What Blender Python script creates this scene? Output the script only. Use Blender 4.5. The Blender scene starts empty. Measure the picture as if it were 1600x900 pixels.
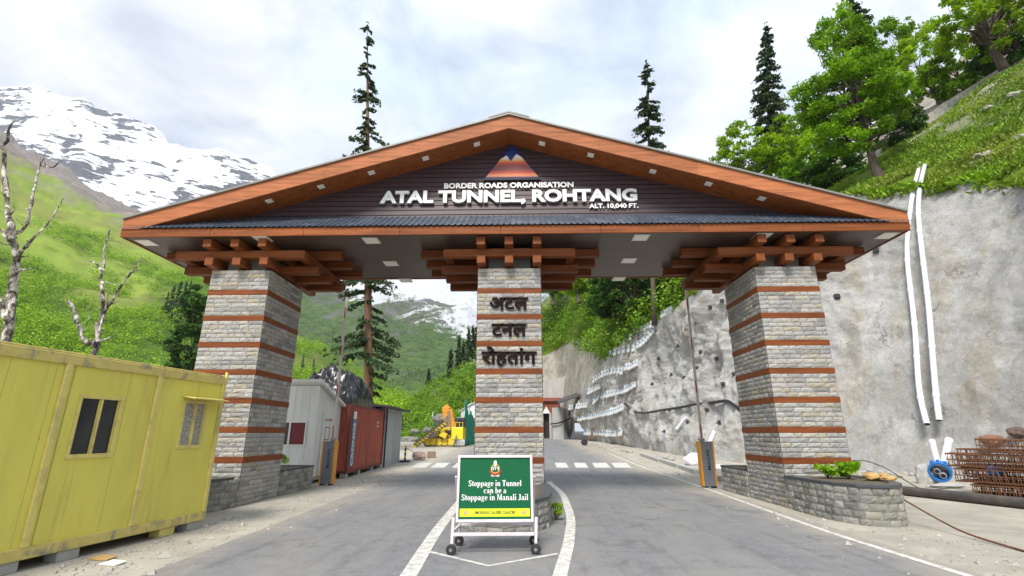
import bpy, bmesh, math, random
import numpy as np
from mathutils import Vector, Matrix, noise
from mathutils.bvhtree import BVHTree

R = math.radians
scene = bpy.context.scene
COL = scene.collection

# ------------------------------------------------------------------ camera, sky, sun, exposure
CAM = np.array([.338, -12.04, 1.6]); F_PX = 767.475; PITCH = R(16.514); YAW = R(1.274)
cd = bpy.data.cameras.new('camera'); cam = bpy.data.objects.new('camera', cd); COL.objects.link(cam)
cd.sensor_width = 36; cd.lens = F_PX / 1600 * 36; cd.clip_start = .1; cd.clip_end = 20000
cam.location = CAM; cam.rotation_euler = (R(90) + PITCH, 0, YAW)
scene.camera = cam

SUN_EL, SUN_AZ = R(50), R(-166)          # azimuth from +Y towards +X: behind and left of the camera
world = bpy.data.worlds.new('World'); scene.world = world; world.use_nodes = True
wt = world.node_tree; wn, wl = wt.nodes, wt.links
for n in list(wn): wn.remove(n)
def wnode(t, **k):
    n = wn.new(t)
    for a, b in k.items(): setattr(n, a, b)
    return n
sky = wnode('ShaderNodeTexSky', sky_type='NISHITA', sun_disc=False, sun_elevation=SUN_EL, sun_rotation=SUN_AZ)
tc = wnode('ShaderNodeTexCoord')
sep = wnode('ShaderNodeSeparateXYZ'); wl.new(tc.outputs['Generated'], sep.inputs[0])
zz = wnode('ShaderNodeMath', operation='MAXIMUM'); wl.new(sep.outputs['Z'], zz.inputs[0]); zz.inputs[1].default_value = .03
zz2 = wnode('ShaderNodeMath', operation='ADD'); wl.new(zz.outputs[0], zz2.inputs[0]); zz2.inputs[1].default_value = .25
dx = wnode('ShaderNodeMath', operation='DIVIDE'); wl.new(sep.outputs['X'], dx.inputs[0]); wl.new(zz2.outputs[0], dx.inputs[1])
dy = wnode('ShaderNodeMath', operation='DIVIDE'); wl.new(sep.outputs['Y'], dy.inputs[0]); wl.new(zz2.outputs[0], dy.inputs[1])
cmb = wnode('ShaderNodeCombineXYZ'); wl.new(dx.outputs[0], cmb.inputs[0]); wl.new(dy.outputs[0], cmb.inputs[1])
n1 = wnode('ShaderNodeTexNoise'); n1.inputs['Scale'].default_value = 2.9; n1.inputs['Detail'].default_value = 9
n1.inputs['Roughness'].default_value = .56; n1.inputs['Distortion'].default_value = .35
wl.new(cmb.outputs[0], n1.inputs['Vector'])
cr = wnode('ShaderNodeValToRGB'); wl.new(n1.outputs['Fac'], cr.inputs[0])
cr.color_ramp.elements[0].position = .38; cr.color_ramp.elements[0].color = (.58, .58, .58, 1)
cr.color_ramp.elements[1].position = .56; cr.color_ramp.elements[1].color = (1, 1, 1, 1)
n2 = wnode('ShaderNodeTexNoise'); n2.inputs['Scale'].default_value = 2.2; n2.inputs['Detail'].default_value = 9
mp2 = wnode('ShaderNodeMapping'); mp2.inputs['Location'].default_value = (3.1, 1.7, 0); wl.new(cmb.outputs[0], mp2.inputs[0]); wl.new(mp2.outputs[0], n2.inputs['Vector'])
cr2 = wnode('ShaderNodeValToRGB'); wl.new(n2.outputs['Fac'], cr2.inputs[0])
cr2.color_ramp.elements[0].position = .38; cr2.color_ramp.elements[0].color = (5.9, 6.8, 8.1, 1)
cr2.color_ramp.elements[1].position = .6; cr2.color_ramp.elements[1].color = (7.9, 8.15, 8.55, 1)
# an overcast sky is about three times as bright overhead as at the horizon
br = wnode('ShaderNodeMath', operation='MULTIPLY_ADD'); wl.new(zz.outputs[0], br.inputs[0]); br.inputs[1].default_value = .48; br.inputs[2].default_value = .66
cl = wnode('ShaderNodeVectorMath', operation='SCALE'); wl.new(cr2.outputs[0], cl.inputs[0]); wl.new(br.outputs[0], cl.inputs['Scale'])
mixw = wnode('ShaderNodeMix', data_type='RGBA'); wl.new(cr.outputs[0], mixw.inputs['Factor'])
wl.new(sky.outputs[0], mixw.inputs['A']); wl.new(cl.outputs[0], mixw.inputs['B'])
bg = wnode('ShaderNodeBackground'); bg.inputs['Strength'].default_value = .1
wl.new(mixw.outputs['Result'], bg.inputs[0])
wo = wnode('ShaderNodeOutputWorld'); wl.new(bg.outputs[0], wo.inputs[0])

sl = bpy.data.lights.new('sun', 'SUN'); sl.energy = 2.8; sl.angle = R(16); sl.color = (1, .95, .87)
so = bpy.data.objects.new('sun', sl); COL.objects.link(so)
so.rotation_euler = Vector((-math.sin(SUN_AZ) * math.cos(SUN_EL), -math.cos(SUN_AZ) * math.cos(SUN_EL), -math.sin(SUN_EL))).to_track_quat('-Z', 'Y').to_euler()

vs = scene.view_settings
vs.view_transform = 'Standard'; vs.look = 'None'; vs.gamma = 1; vs.use_curve_mapping = False; vs.exposure = .68
scene.render.engine = 'CYCLES'
scene.cycles.use_denoising = True; scene.cycles.max_bounces = 6; scene.cycles.diffuse_bounces = 3
scene.cycles.volume_bounces = 0

# ------------------------------------------------------------------ pixel <-> world (to place things at their true distance)
def ray(px, py):
    u = (px - 800) / F_PX; w = (450 - py) / F_PX
    y = math.cos(PITCH) - w * math.sin(PITCH); z = math.sin(PITCH) + w * math.cos(PITCH)
    return np.array([u * math.cos(YAW) - y * math.sin(YAW), u * math.sin(YAW) + y * math.cos(YAW), z])
def zg(y):                                     # the valley floor climbs gently beyond the crossing
    d = np.maximum(0, np.asarray(y, float) - 13)
    return .02 * (np.sqrt(d * d + 9) - 3) * (d > 0)
def G(px, py, h=0.):
    r = ray(px, py); lo, hi = .5, 400.
    g = lambda t: CAM[2] + t * r[2] - (float(zg(CAM[1] + t * r[1])) + h)
    for _ in range(60):
        m = (lo + hi) / 2
        if g(m) > 0: lo = m
        else: hi = m
    return CAM + lo * r
def P(px, py, d):                              # the point d metres ahead of the camera
    r = ray(px, py); return CAM + d / r[1] * r
def cast(px, py, bvh):
    r = Vector(ray(px, py)).normalized()
    h = bvh.ray_cast(Vector(CAM), r)
    return (h[0], h[1] if h[1].dot(r) < 0 else -h[1]) if h[0] is not None else (None, None)
def on_plane(px, py, p0, n):
    r = ray(px, py); return CAM + np.dot(np.asarray(p0) - CAM, n) / np.dot(r, n) * r

# ------------------------------------------------------------------ numpy value noise
def _hash(ix, iy, iz, seed):
    h = (ix * 374761393 + iy * 668265263 + iz * 2147483647 + seed * 1274126177) & 0xffffffff
    h = ((h ^ (h >> 13)) * 1274126177) & 0xffffffff
    return ((h ^ (h >> 16)) & 0xffff) / 65535.
def vnoise(p, seed=0):
    p = np.asarray(p, float); i = np.floor(p).astype(np.int64); f = p - i; f = f * f * (3 - 2 * f)
    o = 0
    for a in (0, 1):
        for b in (0, 1):
            for c in (0, 1):
                w = (f[:, 0] if a else 1 - f[:, 0]) * (f[:, 1] if b else 1 - f[:, 1]) * (f[:, 2] if c else 1 - f[:, 2])
                o = o + w * _hash(i[:, 0] + a, i[:, 1] + b, i[:, 2] + c, seed)
    return o * 2 - 1
def fbm(p, octv=5, seed=0, gain=.5, ridged=False):
    p = np.asarray(p, float).copy(); o = 0; a = 1.
    for k in range(octv):
        n = vnoise(p, seed + k * 17)
        o = o + a * ((1 - 2 * np.abs(n)) if ridged else n); p = p * 2.03; a *= gain
    return o

# ------------------------------------------------------------------ mesh builder
class MB:
    def __init__(s): s.v = []; s.f = []; s.m = []; s.mi = 0; s.n = 0; s.smooth = False
    def add(s, vs_, fs):
        s.v.extend([tuple(map(float, q)) for q in vs_])
        for q in fs: s.f.append(tuple(i + s.n for i in q)); s.m.append(s.mi)
        s.n += len(vs_); return s
    def box(s, x0, x1, y0, y1, z0, z1):
        return s.add([(x0,y0,z0),(x1,y0,z0),(x1,y1,z0),(x0,y1,z0),(x0,y0,z1),(x1,y0,z1),(x1,y1,z1),(x0,y1,z1)],
                     [(0,3,2,1),(4,5,6,7),(0,1,5,4),(1,2,6,5),(2,3,7,6),(3,0,4,7)])
    def obox(s, c, a, b, d):                   # centre and three half axes
        c, a, b, d = map(lambda q: np.asarray(q, float), (c, a, b, d))
        k = [c + i*a + j*b + l*d for l in (-1,1) for i, j in ((-1,-1),(1,-1),(1,1),(-1,1))]
        return s.add(k, [(0,3,2,1),(4,5,6,7),(0,1,5,4),(1,2,6,5),(2,3,7,6),(3,0,4,7)])
    def bar(s, p, q, w, h, up=(0,0,1)):        # a rectangular bar from p to q
        p, q = np.asarray(p, float), np.asarray(q, float); d = q - p; L = np.linalg.norm(d); d = d / L
        u = np.cross(np.asarray(up, float), d)
        if np.linalg.norm(u) < 1e-4: u = np.cross((1., 0, 0), d)
        u /= np.linalg.norm(u); v = np.cross(d, u)
        return s.obox((p + q) / 2, u * w / 2, v * h / 2, d * L / 2)
    def prism(s, poly, d):                     # polygon (3-D points) pushed along d
        n = len(poly); a = [np.asarray(q, float) for q in poly]; b = [q + np.asarray(d, float) for q in a]
        return s.add(a + b, [tuple(range(n))[::-1], tuple(range(n, 2*n))] + [(i, (i+1) % n, n + (i+1) % n, n + i) for i in range(n)])
    def tube(s, pts, rad, n=8, cap=True):
        pts = [np.asarray(q, float) for q in pts]; m = len(pts)
        if np.isscalar(rad): rad = [rad] * m
        ref = None; vs_ = []
        for i in range(m):
            d = pts[min(i+1, m-1)] - pts[max(i-1, 0)]; d = d / (np.linalg.norm(d) + 1e-9)
            if ref is None: ref = np.array([0, 0, 1.]) if abs(d[2]) < .9 else np.array([1., 0, 0])
            u = ref - d * np.dot(ref, d); u /= np.linalg.norm(u) + 1e-9; ref = u; w = np.cross(d, u)
            vs_ += [pts[i] + rad[i] * (u * math.cos(t) + w * math.sin(t)) for t in np.arange(n) * 2 * math.pi / n]
        fs = [(i*n + j, i*n + (j+1) % n, (i+1)*n + (j+1) % n, (i+1)*n + j) for i in range(m-1) for j in range(n)]
        if cap: fs += [tuple(range(n))[::-1], tuple(range((m-1)*n, m*n))]
        return s.add(vs_, fs)
    def grid(s, pts, nu, nv):                  # pts[(i*nv)+j]
        return s.add(pts, [(i*nv + j, (i+1)*nv + j, (i+1)*nv + j+1, i*nv + j+1) for i in range(nu-1) for j in range(nv-1)])
ORG = {}
def finish(name, me, mats, parent, org):
    for m in (mats if isinstance(mats, (list, tuple)) else [mats]): me.materials.append(m)
    o = bpy.data.objects.new(name, me); COL.objects.link(o)
    if parent is not None: o.parent = parent; ORG[o.name] = ORG[parent.name]
    else: o.location = org; ORG[o.name] = np.asarray(org, float)
    return o
def build(name, mb, mats, parent=None, org=None, bevel=0, smooth=False):
    """link the collected shapes as ONE mesh object; vertices are given in world coordinates"""
    v = np.array(mb.v)
    if parent is not None: o0 = ORG[parent.name]
    else: o0 = np.asarray(org if org is not None else [(v[:,0].min()+v[:,0].max())/2, (v[:,1].min()+v[:,1].max())/2, v[:,2].min()], float)
    me = bpy.data.meshes.new(name); me.from_pydata([tuple(q) for q in (v - o0)], [], mb.f)
    if any(mb.m): me.polygons.foreach_set('material_index', mb.m)
    if smooth or mb.smooth: me.polygons.foreach_set('use_smooth', [True] * len(me.polygons))
    me.update()
    o = finish(name, me, mats, parent, o0)
    if bevel:
        b = o.modifiers.new('bevel', 'BEVEL'); b.width = bevel; b.segments = 2; b.limit_method = 'ANGLE'; b.angle_limit = R(40)
        b.harden_normals = False
    return o
def build_quads(name, v, mat, parent=None, org=None):
    """v: (N,4,3) array, N separate quads"""
    n = len(v); o0 = ORG[parent.name] if parent is not None else np.asarray(org, float)
    me = bpy.data.meshes.new(name)
    me.vertices.add(n * 4); me.vertices.foreach_set('co', (v.reshape(-1, 3) - o0).astype(np.float32).ravel())
    me.loops.add(n * 4); me.loops.foreach_set('vertex_index', np.arange(n * 4, dtype=np.int32))
    me.polygons.add(n); me.polygons.foreach_set('loop_start', np.arange(0, n * 4, 4, dtype=np.int32))
    me.update(calc_edges=True); me.validate()
    return finish(name, me, mat, parent, o0)
def tag(o, label=None, cat=None, group=None, kind=None):
    if label: o['label'] = label
    if cat: o['category'] = cat
    if group: o['group'] = group
    if kind: o['kind'] = kind
    return o
def thing(name, loc, label, cat, group=None):
    o = bpy.data.objects.new(name, None); COL.objects.link(o); o.location = loc; o.empty_display_size = .2
    ORG[o.name] = np.asarray(loc, float)
    return tag(o, label, cat, group)
def copy_tree(o, parent=None):
    c = o.copy(); COL.objects.link(c)
    if parent is not None: c.parent = parent
    for ch in list(o.children): copy_tree(ch, c)
    return c
def struct(o): o['kind'] = 'structure'; return o

# ------------------------------------------------------------------ materials
def newmat(name):
    m = bpy.data.materials.new(name); m.use_nodes = True; t = m.node_tree
    b = t.nodes['Principled BSDF']; return m, t, b
def nd(t, typ, **k):
    n = t.nodes.new(typ)
    for a, v in k.items(): setattr(n, a, v)
    return n
def coords(t, kind='Object', scale=(1,1,1), rot=(0,0,0)):
    if kind == 'World': c = nd(t, 'ShaderNodeNewGeometry').outputs['Position']
    else: c = nd(t, 'ShaderNodeTexCoord').outputs[kind]
    mp = nd(t, 'ShaderNodeMapping')
    if any(rot): mp.vector_type = 'TEXTURE'; scale = tuple(1 / q for q in scale)      # turn first, then stretch
    mp.inputs['Scale'].default_value = scale; mp.inputs['Rotation'].default_value = rot
    t.links.new(c, mp.inputs[0]); return mp.outputs[0]
def noise_n(t, vec, scale, detail=5, rough=.55, dist=0):
    n = nd(t, 'ShaderNodeTexNoise'); n.inputs['Scale'].default_value = scale; n.inputs['Detail'].default_value = detail
    n.inputs['Roughness'].default_value = rough; n.inputs['Distortion'].default_value = dist
    t.links.new(vec, n.inputs['Vector']); return n.outputs['Fac']
def ramp(t, fac, stops):
    r = nd(t, 'ShaderNodeValToRGB'); t.links.new(fac, r.inputs[0]); e = r.color_ramp.elements
    while len(e) < len(stops): e.new(.5)
    for q, (p, c) in zip(e, stops): q.position = p; q.color = (*c, 1) if not np.isscalar(c) else (c, c, c, 1)
    return r.outputs[0]
def mix(t, fac, a, b, mode='MIX'):
    m = nd(t, 'ShaderNodeMix', data_type='RGBA', blend_type=mode)
    for s, v in (('Factor', fac), ('A', a), ('B', b)):
        if hasattr(v, 'is_linked'): t.links.new(v, m.inputs[s])
        elif s == 'Factor': m.inputs[s].default_value = v
        else: m.inputs[s].default_value = (*v, 1) if not np.isscalar(v) else (v, v, v, 1)
    return m.outputs['Result']
def bump(t, b, h, strength, dist=.02):
    n = nd(t, 'ShaderNodeBump'); n.inputs['Strength'].default_value = strength; n.inputs['Distance'].default_value = dist
    t.links.new(h, n.inputs['Height']); t.links.new(n.outputs[0], b.inputs['Normal'])
def mul(c, k): return tuple(min(1, x * k) for x in c)
def M(name, col, rough=.7, var=.2, scale=4., metallic=0., bmp=.0, bscale=40., stretch=(1,1,1), dirt=None, dirt_amt=.5, island=0., coord='Object', spec=.5):
    m, t, b = newmat(name); vec = coords(t, coord, stretch)
    c = ramp(t, noise_n(t, vec, scale, 6, .6), [(.28, mul(col, 1 - var)), (.72, mul(col, 1 + var))])
    if island:
        g = nd(t, 'ShaderNodeNewGeometry').outputs['Random Per Island']
        c = mix(t, 1, c, ramp(t, g, [(0, 1 - island), (1, 1 + 0 * island)]), 'MULTIPLY')
    if dirt is not None:
        f = ramp(t, noise_n(t, vec, scale * .6 + 1.3, 8, .65, .4), [(.5, 0.), (.68, dirt_amt)])
        c = mix(t, f, c, dirt)
    t.links.new(c, b.inputs['Base Color'])
    b.inputs['Roughness'].default_value = rough; b.inputs['Metallic'].default_value = metallic; b.inputs['Specular IOR Level'].default_value = spec
    if bmp: bump(t, b, noise_n(t, vec, bscale, 6, .6), bmp)
    return m
def wood(name, axis, col=(.27, .080, .021)):
    st = {'x': (.35, 6, 6), 'y': (6, .35, 6), 'z': (6, 6, .35)}[axis]
    m, t, b = newmat(name); vec = coords(t, 'Object', st)
    g = noise_n(t, vec, 2.4, 8, .65, .6)
    c = ramp(t, g, [(.3, mul(col, .42)), (.5, col), (.7, mul(col, 1.45))])
    big = noise_n(t, coords(t, 'Object', (.5, .5, .5)), 1.1, 3)
    c = mix(t, ramp(t, big, [(.35, 0.), (.65, .45)]), c, mul(col, .62))
    kn = nd(t, 'ShaderNodeTexVoronoi'); kn.inputs['Scale'].default_value = 1.3
    t.links.new(coords(t, 'Object', tuple(max(1, s * .4) for s in st)), kn.inputs['Vector'])
    c = mix(t, ramp(t, kn.outputs['Distance'], [(.02, .6), (.09, 0.)]), c, mul(col, .25))
    isl = nd(t, 'ShaderNodeNewGeometry').outputs['Random Per Island']; c = mix(t, 1., c, ramp(t, isl, [(0, .78), (1, 1.12)]), 'MULTIPLY')
    t.links.new(c, b.inputs['Base Color']); b.inputs['Roughness'].default_value = .6; b.inputs['Specular IOR Level'].default_value = .25
    bump(t, b, g, .25, .01); return m
def leafmat(name, dark, light, trans=.35, warm=None):
    m, t, b = newmat(name)
    g = nd(t, 'ShaderNodeNewGeometry')
    c = ramp(t, g.outputs['Random Per Island'], [(0, dark), (1, light)])
    f = noise_n(t, coords(t, 'World'), .28, 4)
    c = mix(t, ramp(t, f, [(.42, 0.), (.62, .6)]), c, warm or mul(light, 1.1))
    c = mix(t, 1., c, ramp(t, noise_n(t, coords(t, 'World'), .45, 3), [(.35, .62), (.6, 1.12)]), 'MULTIPLY')
    b.inputs['Roughness'].default_value = .55; b.inputs['Specular IOR Level'].default_value = .3
    t.links.new(c, b.inputs['Base Color'])
    tr = nd(t, 'ShaderNodeBsdfTranslucent'); t.links.new(mix(t, 1., c, (1., 1.1, .55), 'MULTIPLY'), tr.inputs[0])
    ms = nd(t, 'ShaderNodeMixShader'); ms.inputs[0].default_value = trans
    t.links.new(b.outputs[0], ms.inputs[1]); t.links.new(tr.outputs[0], ms.inputs[2])
    t.links.new(ms.outputs[0], t.nodes['Material Output'].inputs[0]); return m

def m_stone():
    m, t, b = newmat('rock_faced_stone'); g = nd(t, 'ShaderNodeNewGeometry')
    c = ramp(t, g.outputs['Random Per Island'], [(0, (.24,.235,.225)), (.3, (.35,.345,.33)), (.62, (.43,.42,.40)), (.86, (.38,.335,.25)), (1, (.50,.485,.455))])
    v = coords(t, 'Object')
    c = mix(t, 1, c, ramp(t, noise_n(t, v, 14, 8, .65), [(.3, .72), (.7, 1.1)]), 'MULTIPLY')
    c = mix(t, ramp(t, noise_n(t, v, 2.2, 6, .6), [(.52, 0.), (.7, .45)]), c, (.33,.29,.2))
    t.links.new(c, b.inputs['Base Color']); b.inputs['Roughness'].default_value = .85
    bump(t, b, noise_n(t, v, 38, 8, .7), .5, .02); return m
def m_planter_stone():
    m, t, b = newmat('weathered_planter_stone'); g = nd(t, 'ShaderNodeNewGeometry')
    c = ramp(t, g.outputs['Random Per Island'], [(0, (.19,.188,.175)), (.5, (.29,.285,.26)), (1, (.38,.365,.32))])
    v = coords(t, 'Object')
    c = mix(t, 1, c, ramp(t, noise_n(t, v, 12, 8, .65), [(.3, .7), (.7, 1.15)]), 'MULTIPLY')
    c = mix(t, ramp(t, noise_n(t, v, 1.6, 6, .6), [(.5, 0.), (.68, .5)]), c, (.2,.19,.12))
    t.links.new(c, b.inputs['Base Color']); b.inputs['Roughness'].default_value = .9
    bump(t, b, noise_n(t, v, 34, 8, .7), .5, .02); return m
def m_asphalt():
    m, t, b = newmat('worn_asphalt'); v = coords(t, 'World')
    fine = noise_n(t, v, 34, 9, .8)
    c = ramp(t, fine, [(.33, (.115,.117,.125)), (.67, (.255,.257,.265))])
    c = mix(t, 1, c, ramp(t, noise_n(t, v, 4.5, 8, .75), [(.35, .80), (.65, 1.14)]), 'MULTIPLY')
    tracks = noise_n(t, coords(t, 'World', (.9, .05, 1)), 1.4, 5, .6)
    c = mix(t, ramp(t, tracks, [(.4, 0.), (.65, .55)]), c, (.24,.235,.225))
    c = mix(t, ramp(t, noise_n(t, v, .45, 7, .65, .5), [(.46, 0.), (.7, .5)]), c, (.27,.255,.23))
    c = mix(t, ramp(t, noise_n(t, v, 1.7, 6, .7, .7), [(.54, 0.), (.68, .5)]), c, (.085,.085,.09))
    rc_ = nd(t, 'ShaderNodeTexVoronoi', feature='DISTANCE_TO_EDGE'); rc_.inputs['Scale'].default_value = .42
    rw = nd(t, 'ShaderNodeVectorMath', operation='MULTIPLY_ADD'); rn = nd(t, 'ShaderNodeTexNoise'); rn.inputs['Scale'].default_value = 1.1; rn.inputs['Detail'].default_value = 8; t.links.new(v, rn.inputs['Vector'])
    t.links.new(rn.outputs['Color'], rw.inputs[0]); rw.inputs[1].default_value = (1.7, 1.7, 0); t.links.new(v, rw.inputs[2]); t.links.new(rw.outputs[0], rc_.inputs['Vector'])
    c = mix(t, mix(t, 1., ramp(t, rc_.outputs['Distance'], [(.003, .7), (.012, 0.)]), ramp(t, noise_n(t, v, .3, 3), [(.52, 0.), (.6, 1.)]), 'MULTIPLY'), c, (.05,.05,.052))
    c = mix(t, ramp(t, noise_n(t, coords(t, 'World', (2.2, .25, 1)), 1.1, 6, .7), [(.54, 0.), (.68, .5)]), c, (.095,.095,.10))
    x = nd(t, 'ShaderNodeSeparateXYZ'); t.links.new(v, x.inputs[0])
    # dust lies along both edges of the carriageway
    ax = nd(t, 'ShaderNodeMath', operation='SUBTRACT'); t.links.new(x.outputs[0], ax.inputs[0]); ax.inputs[1].default_value = .6
    ab = nd(t, 'ShaderNodeMath', operation='ABSOLUTE'); t.links.new(ax.outputs[0], ab.inputs[0])
    ad = nd(t, 'ShaderNodeMath', operation='MULTIPLY_ADD'); t.links.new(noise_n(t, v, .9, 6, .6), ad.inputs[0]); ad.inputs[1].default_value = 2.6; t.links.new(ab.outputs[0], ad.inputs[2])
    mr = nd(t, 'ShaderNodeMapRange'); mr.inputs['From Min'].default_value = 5.4; mr.inputs['From Max'].default_value = 6.7
    t.links.new(ad.outputs[0], mr.inputs['Value'])
    c = mix(t, mr.outputs[0], c, (.33,.30,.25))
    t.links.new(c, b.inputs['Base Color']); b.inputs['Roughness'].default_value = .85
    bump(t, b, fine, .6, .012); return m
def m_ground():
    m, t, b = newmat('dusty_gravel'); v = coords(t, 'World')
    c = ramp(t, noise_n(t, v, 1.2, 8, .65, .3), [(.3, (.33,.305,.25)), (.6, (.47,.44,.37)), (.75, (.50,.45,.34))])
    c = mix(t, ramp(t, noise_n(t, v, .35, 6, .6, .6), [(.5, 0.), (.66, .6)]), c, (.30,.285,.255))
    c = mix(t, 1, c, ramp(t, noise_n(t, v, 40, 6, .75), [(.3, .72), (.7, 1.1)]), 'MULTIPLY')
    t.links.new(c, b.inputs['Base Color']); b.inputs['Roughness'].default_value = .95
    bump(t, b, noise_n(t, v, 16, 8, .75), .5, .03); return m
def m_paint():
    m, t, b = newmat('worn_road_paint'); v = coords(t, 'World')
    f = ramp(t, noise_n(t, v, 7, 10, .78), [(.38, .85), (.56, .10)])
    c = mix(t, f, (.70,.69,.64), (.25,.24,.225))
    t.links.new(c, b.inputs['Base Color']); b.inputs['Roughness'].default_value = .8; return m
def m_shotcrete():
    m, t, b = newmat('shotcrete'); v = coords(t, 'World')
    c = ramp(t, noise_n(t, v, .5, 8, .62, .4), [(.25, (.38,.37,.35)), (.5, (.50,.49,.47)), (.75, (.61,.605,.595))])
    c = mix(t, ramp(t, noise_n(t, coords(t, 'World', (1.1, 1.1, .16)), .7, 8, .65, .6), [(.48, 0.), (.64, .55)]), c, (.42,.365,.265))
    c = mix(t, ramp(t, noise_n(t, coords(t, 'World', (1.4, 1.4, .12)), .8, 8, .66), [(.54, 0.), (.66, .7)]), c, (.66,.655,.65))
    c = mix(t, ramp(t, noise_n(t, coords(t, 'World', (.9, .9, .16)), .9, 5, .6, .8), [(.61, 0.), (.72, .5)]), c, (.33,.21,.10))
    c = mix(t, ramp(t, noise_n(t, v, 3.2, 8, .72, .6), [(.58, 0.), (.72, .5)]), c, (.22,.205,.17))
    c = mix(t, 1, c, ramp(t, noise_n(t, v, 24, 6, .7), [(.3, .82), (.7, 1.08)]), 'MULTIPLY')
    ck = nd(t, 'ShaderNodeTexVoronoi', feature='DISTANCE_TO_EDGE'); ck.inputs['Scale'].default_value = .33
    wp = nd(t, 'ShaderNodeVectorMath', operation='MULTIPLY_ADD'); nn_ = nd(t, 'ShaderNodeTexNoise'); nn_.inputs['Scale'].default_value = .9; nn_.inputs['Detail'].default_value = 8; t.links.new(v, nn_.inputs['Vector'])
    t.links.new(nn_.outputs['Color'], wp.inputs[0]); wp.inputs[1].default_value = (2.4, 2.4, 2.4); t.links.new(v, wp.inputs[2]); t.links.new(wp.outputs[0], ck.inputs['Vector'])
    gate_ = ramp(t, noise_n(t, v, .35, 3), [(.5, 0.), (.58, 1.)])
    ckf = mix(t, 1., ramp(t, ck.outputs['Distance'], [(.004, .6), (.014, 0.)]), gate_, 'MULTIPLY')
    c = mix(t, ckf, c, (.12,.11,.095))
    c = mix(t, 1, c, ramp(t, noise_n(t, v, 7, 10, .8), [(.33, .74), (.5, 1.), (.68, 1.12)]), 'MULTIPLY')
    t.links.new(c, b.inputs['Base Color']); b.inputs['Roughness'].default_value = .95; b.inputs['Specular IOR Level'].default_value = .2
    bump(t, b, noise_n(t, v, 4.5, 12, .8), 1., .16); return m
def m_terrain(name, g1, g2, rockc, rock_lo, rock_hi, rscale=.05, brown=None, meadow=None):
    """grass and scrub with rock showing where the 'zone' attribute plus noise runs high"""
    m, t, b = newmat(name); v = coords(t, 'World')
    c = ramp(t, noise_n(t, v, rscale * 3, 8, .65), [(.3, g1), (.7, g2)])
    if meadow:
        az_ = nd(t, 'ShaderNodeAttribute', attribute_name='zone').outputs['Fac']; ad_ = nd(t, 'ShaderNodeMath', operation='MULTIPLY_ADD'); t.links.new(noise_n(t, v, rscale * 1.5, 6), ad_.inputs[0]); ad_.inputs[1].default_value = .35; t.links.new(az_, ad_.inputs[2])
        c = mix(t, ramp(t, ad_.outputs[0], [(meadow[0], 0.), (meadow[0] + .12, 1.)]), c, ramp(t, noise_n(t, v, rscale * 5, 8, .65), [(.3, mul(meadow[1], .75)), (.7, mul(meadow[1], 1.2))]))
    if brown: c = mix(t, ramp(t, noise_n(t, v, rscale * .8, 7, .6, .4), [(.5, 0.), (.66, .7)]), c, brown)
    a = nd(t, 'ShaderNodeAttribute', attribute_name='zone')
    s = nd(t, 'ShaderNodeMath', operation='MULTIPLY_ADD'); t.links.new(noise_n(t, v, rscale, 9, .65, .5), s.inputs[0]); s.inputs[1].default_value = .8; t.links.new(a.outputs['Fac'], s.inputs[2])
    rk = ramp(t, noise_n(t, v, rscale * 6, 10, .7, .4), [(.3, mul(rockc, .55)), (.7, mul(rockc, 1.35))])
    f = nd(t, 'ShaderNodeMapRange'); f.inputs['From Min'].default_value = rock_lo; f.inputs['From Max'].default_value = rock_hi; t.links.new(s.outputs[0], f.inputs['Value'])
    c = mix(t, f.outputs[0], c, rk)
    t.links.new(c, b.inputs['Base Color']); b.inputs['Roughness'].default_value = .95; b.inputs['Specular IOR Level'].default_value = .15
    bump(t, b, noise_n(t, v, rscale * 14, 10, .75), .6, .5); return m
def m_mountain(name, snow_bias, sc=1.):
    m, t, b = newmat(name)
    v = coords(t, 'World', (.0022 * sc, .0022 * sc, .0118 * sc), (0, R(13), 0))
    strata = noise_n(t, v, 2.9, 15, .68, .9)
    big = noise_n(t, coords(t, 'World', (.003, .003, .003)), 1.1, 5, .6, .5)
    a = nd(t, 'ShaderNodeAttribute', attribute_name='zone')
    g = nd(t, 'ShaderNodeNewGeometry'); sp = nd(t, 'ShaderNodeSeparateXYZ'); t.links.new(g.outputs['Normal'], sp.inputs[0])
    def madd(x, k, y):
        n = nd(t, 'ShaderNodeMath', operation='MULTIPLY_ADD'); t.links.new(x, n.inputs[0]); n.inputs[1].default_value = k
        if np.isscalar(y): n.inputs[2].default_value = y
        else: t.links.new(y, n.inputs[2])
        return n.outputs[0]
    s = madd(strata, 1.25, snow_bias - .62); s = madd(noise_n(t, coords(t, 'World', (.0035 * sc, .0035 * sc, .0012 * sc), (0, R(-38), 0)), 1.6, 8, .6, .8), .7, s); s = madd(big, 1.0, s); s = madd(sp.outputs[2], .35, s); s = madd(a.outputs['Fac'], 1., s)
    f = nd(t, 'ShaderNodeMapRange'); f.inputs['From Min'].default_value = .485; f.inputs['From Max'].default_value = .515; t.links.new(s, f.inputs['Value'])
    rock = ramp(t, noise_n(t, coords(t, 'World', (.02, .02, .06), (0, R(13), 0)), 1.4, 8, .7), [(.3, (.02,.024,.036)), (.7, (.12,.115,.12))])
    c = mix(t, f.outputs[0], rock, (.86,.87,.90))
    t.links.new(c, b.inputs['Base Color']); b.inputs['Roughness'].default_value = .9; b.inputs['Specular IOR Level'].default_value = .1
    bump(t, b, strata, .55, 22); return m

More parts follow.
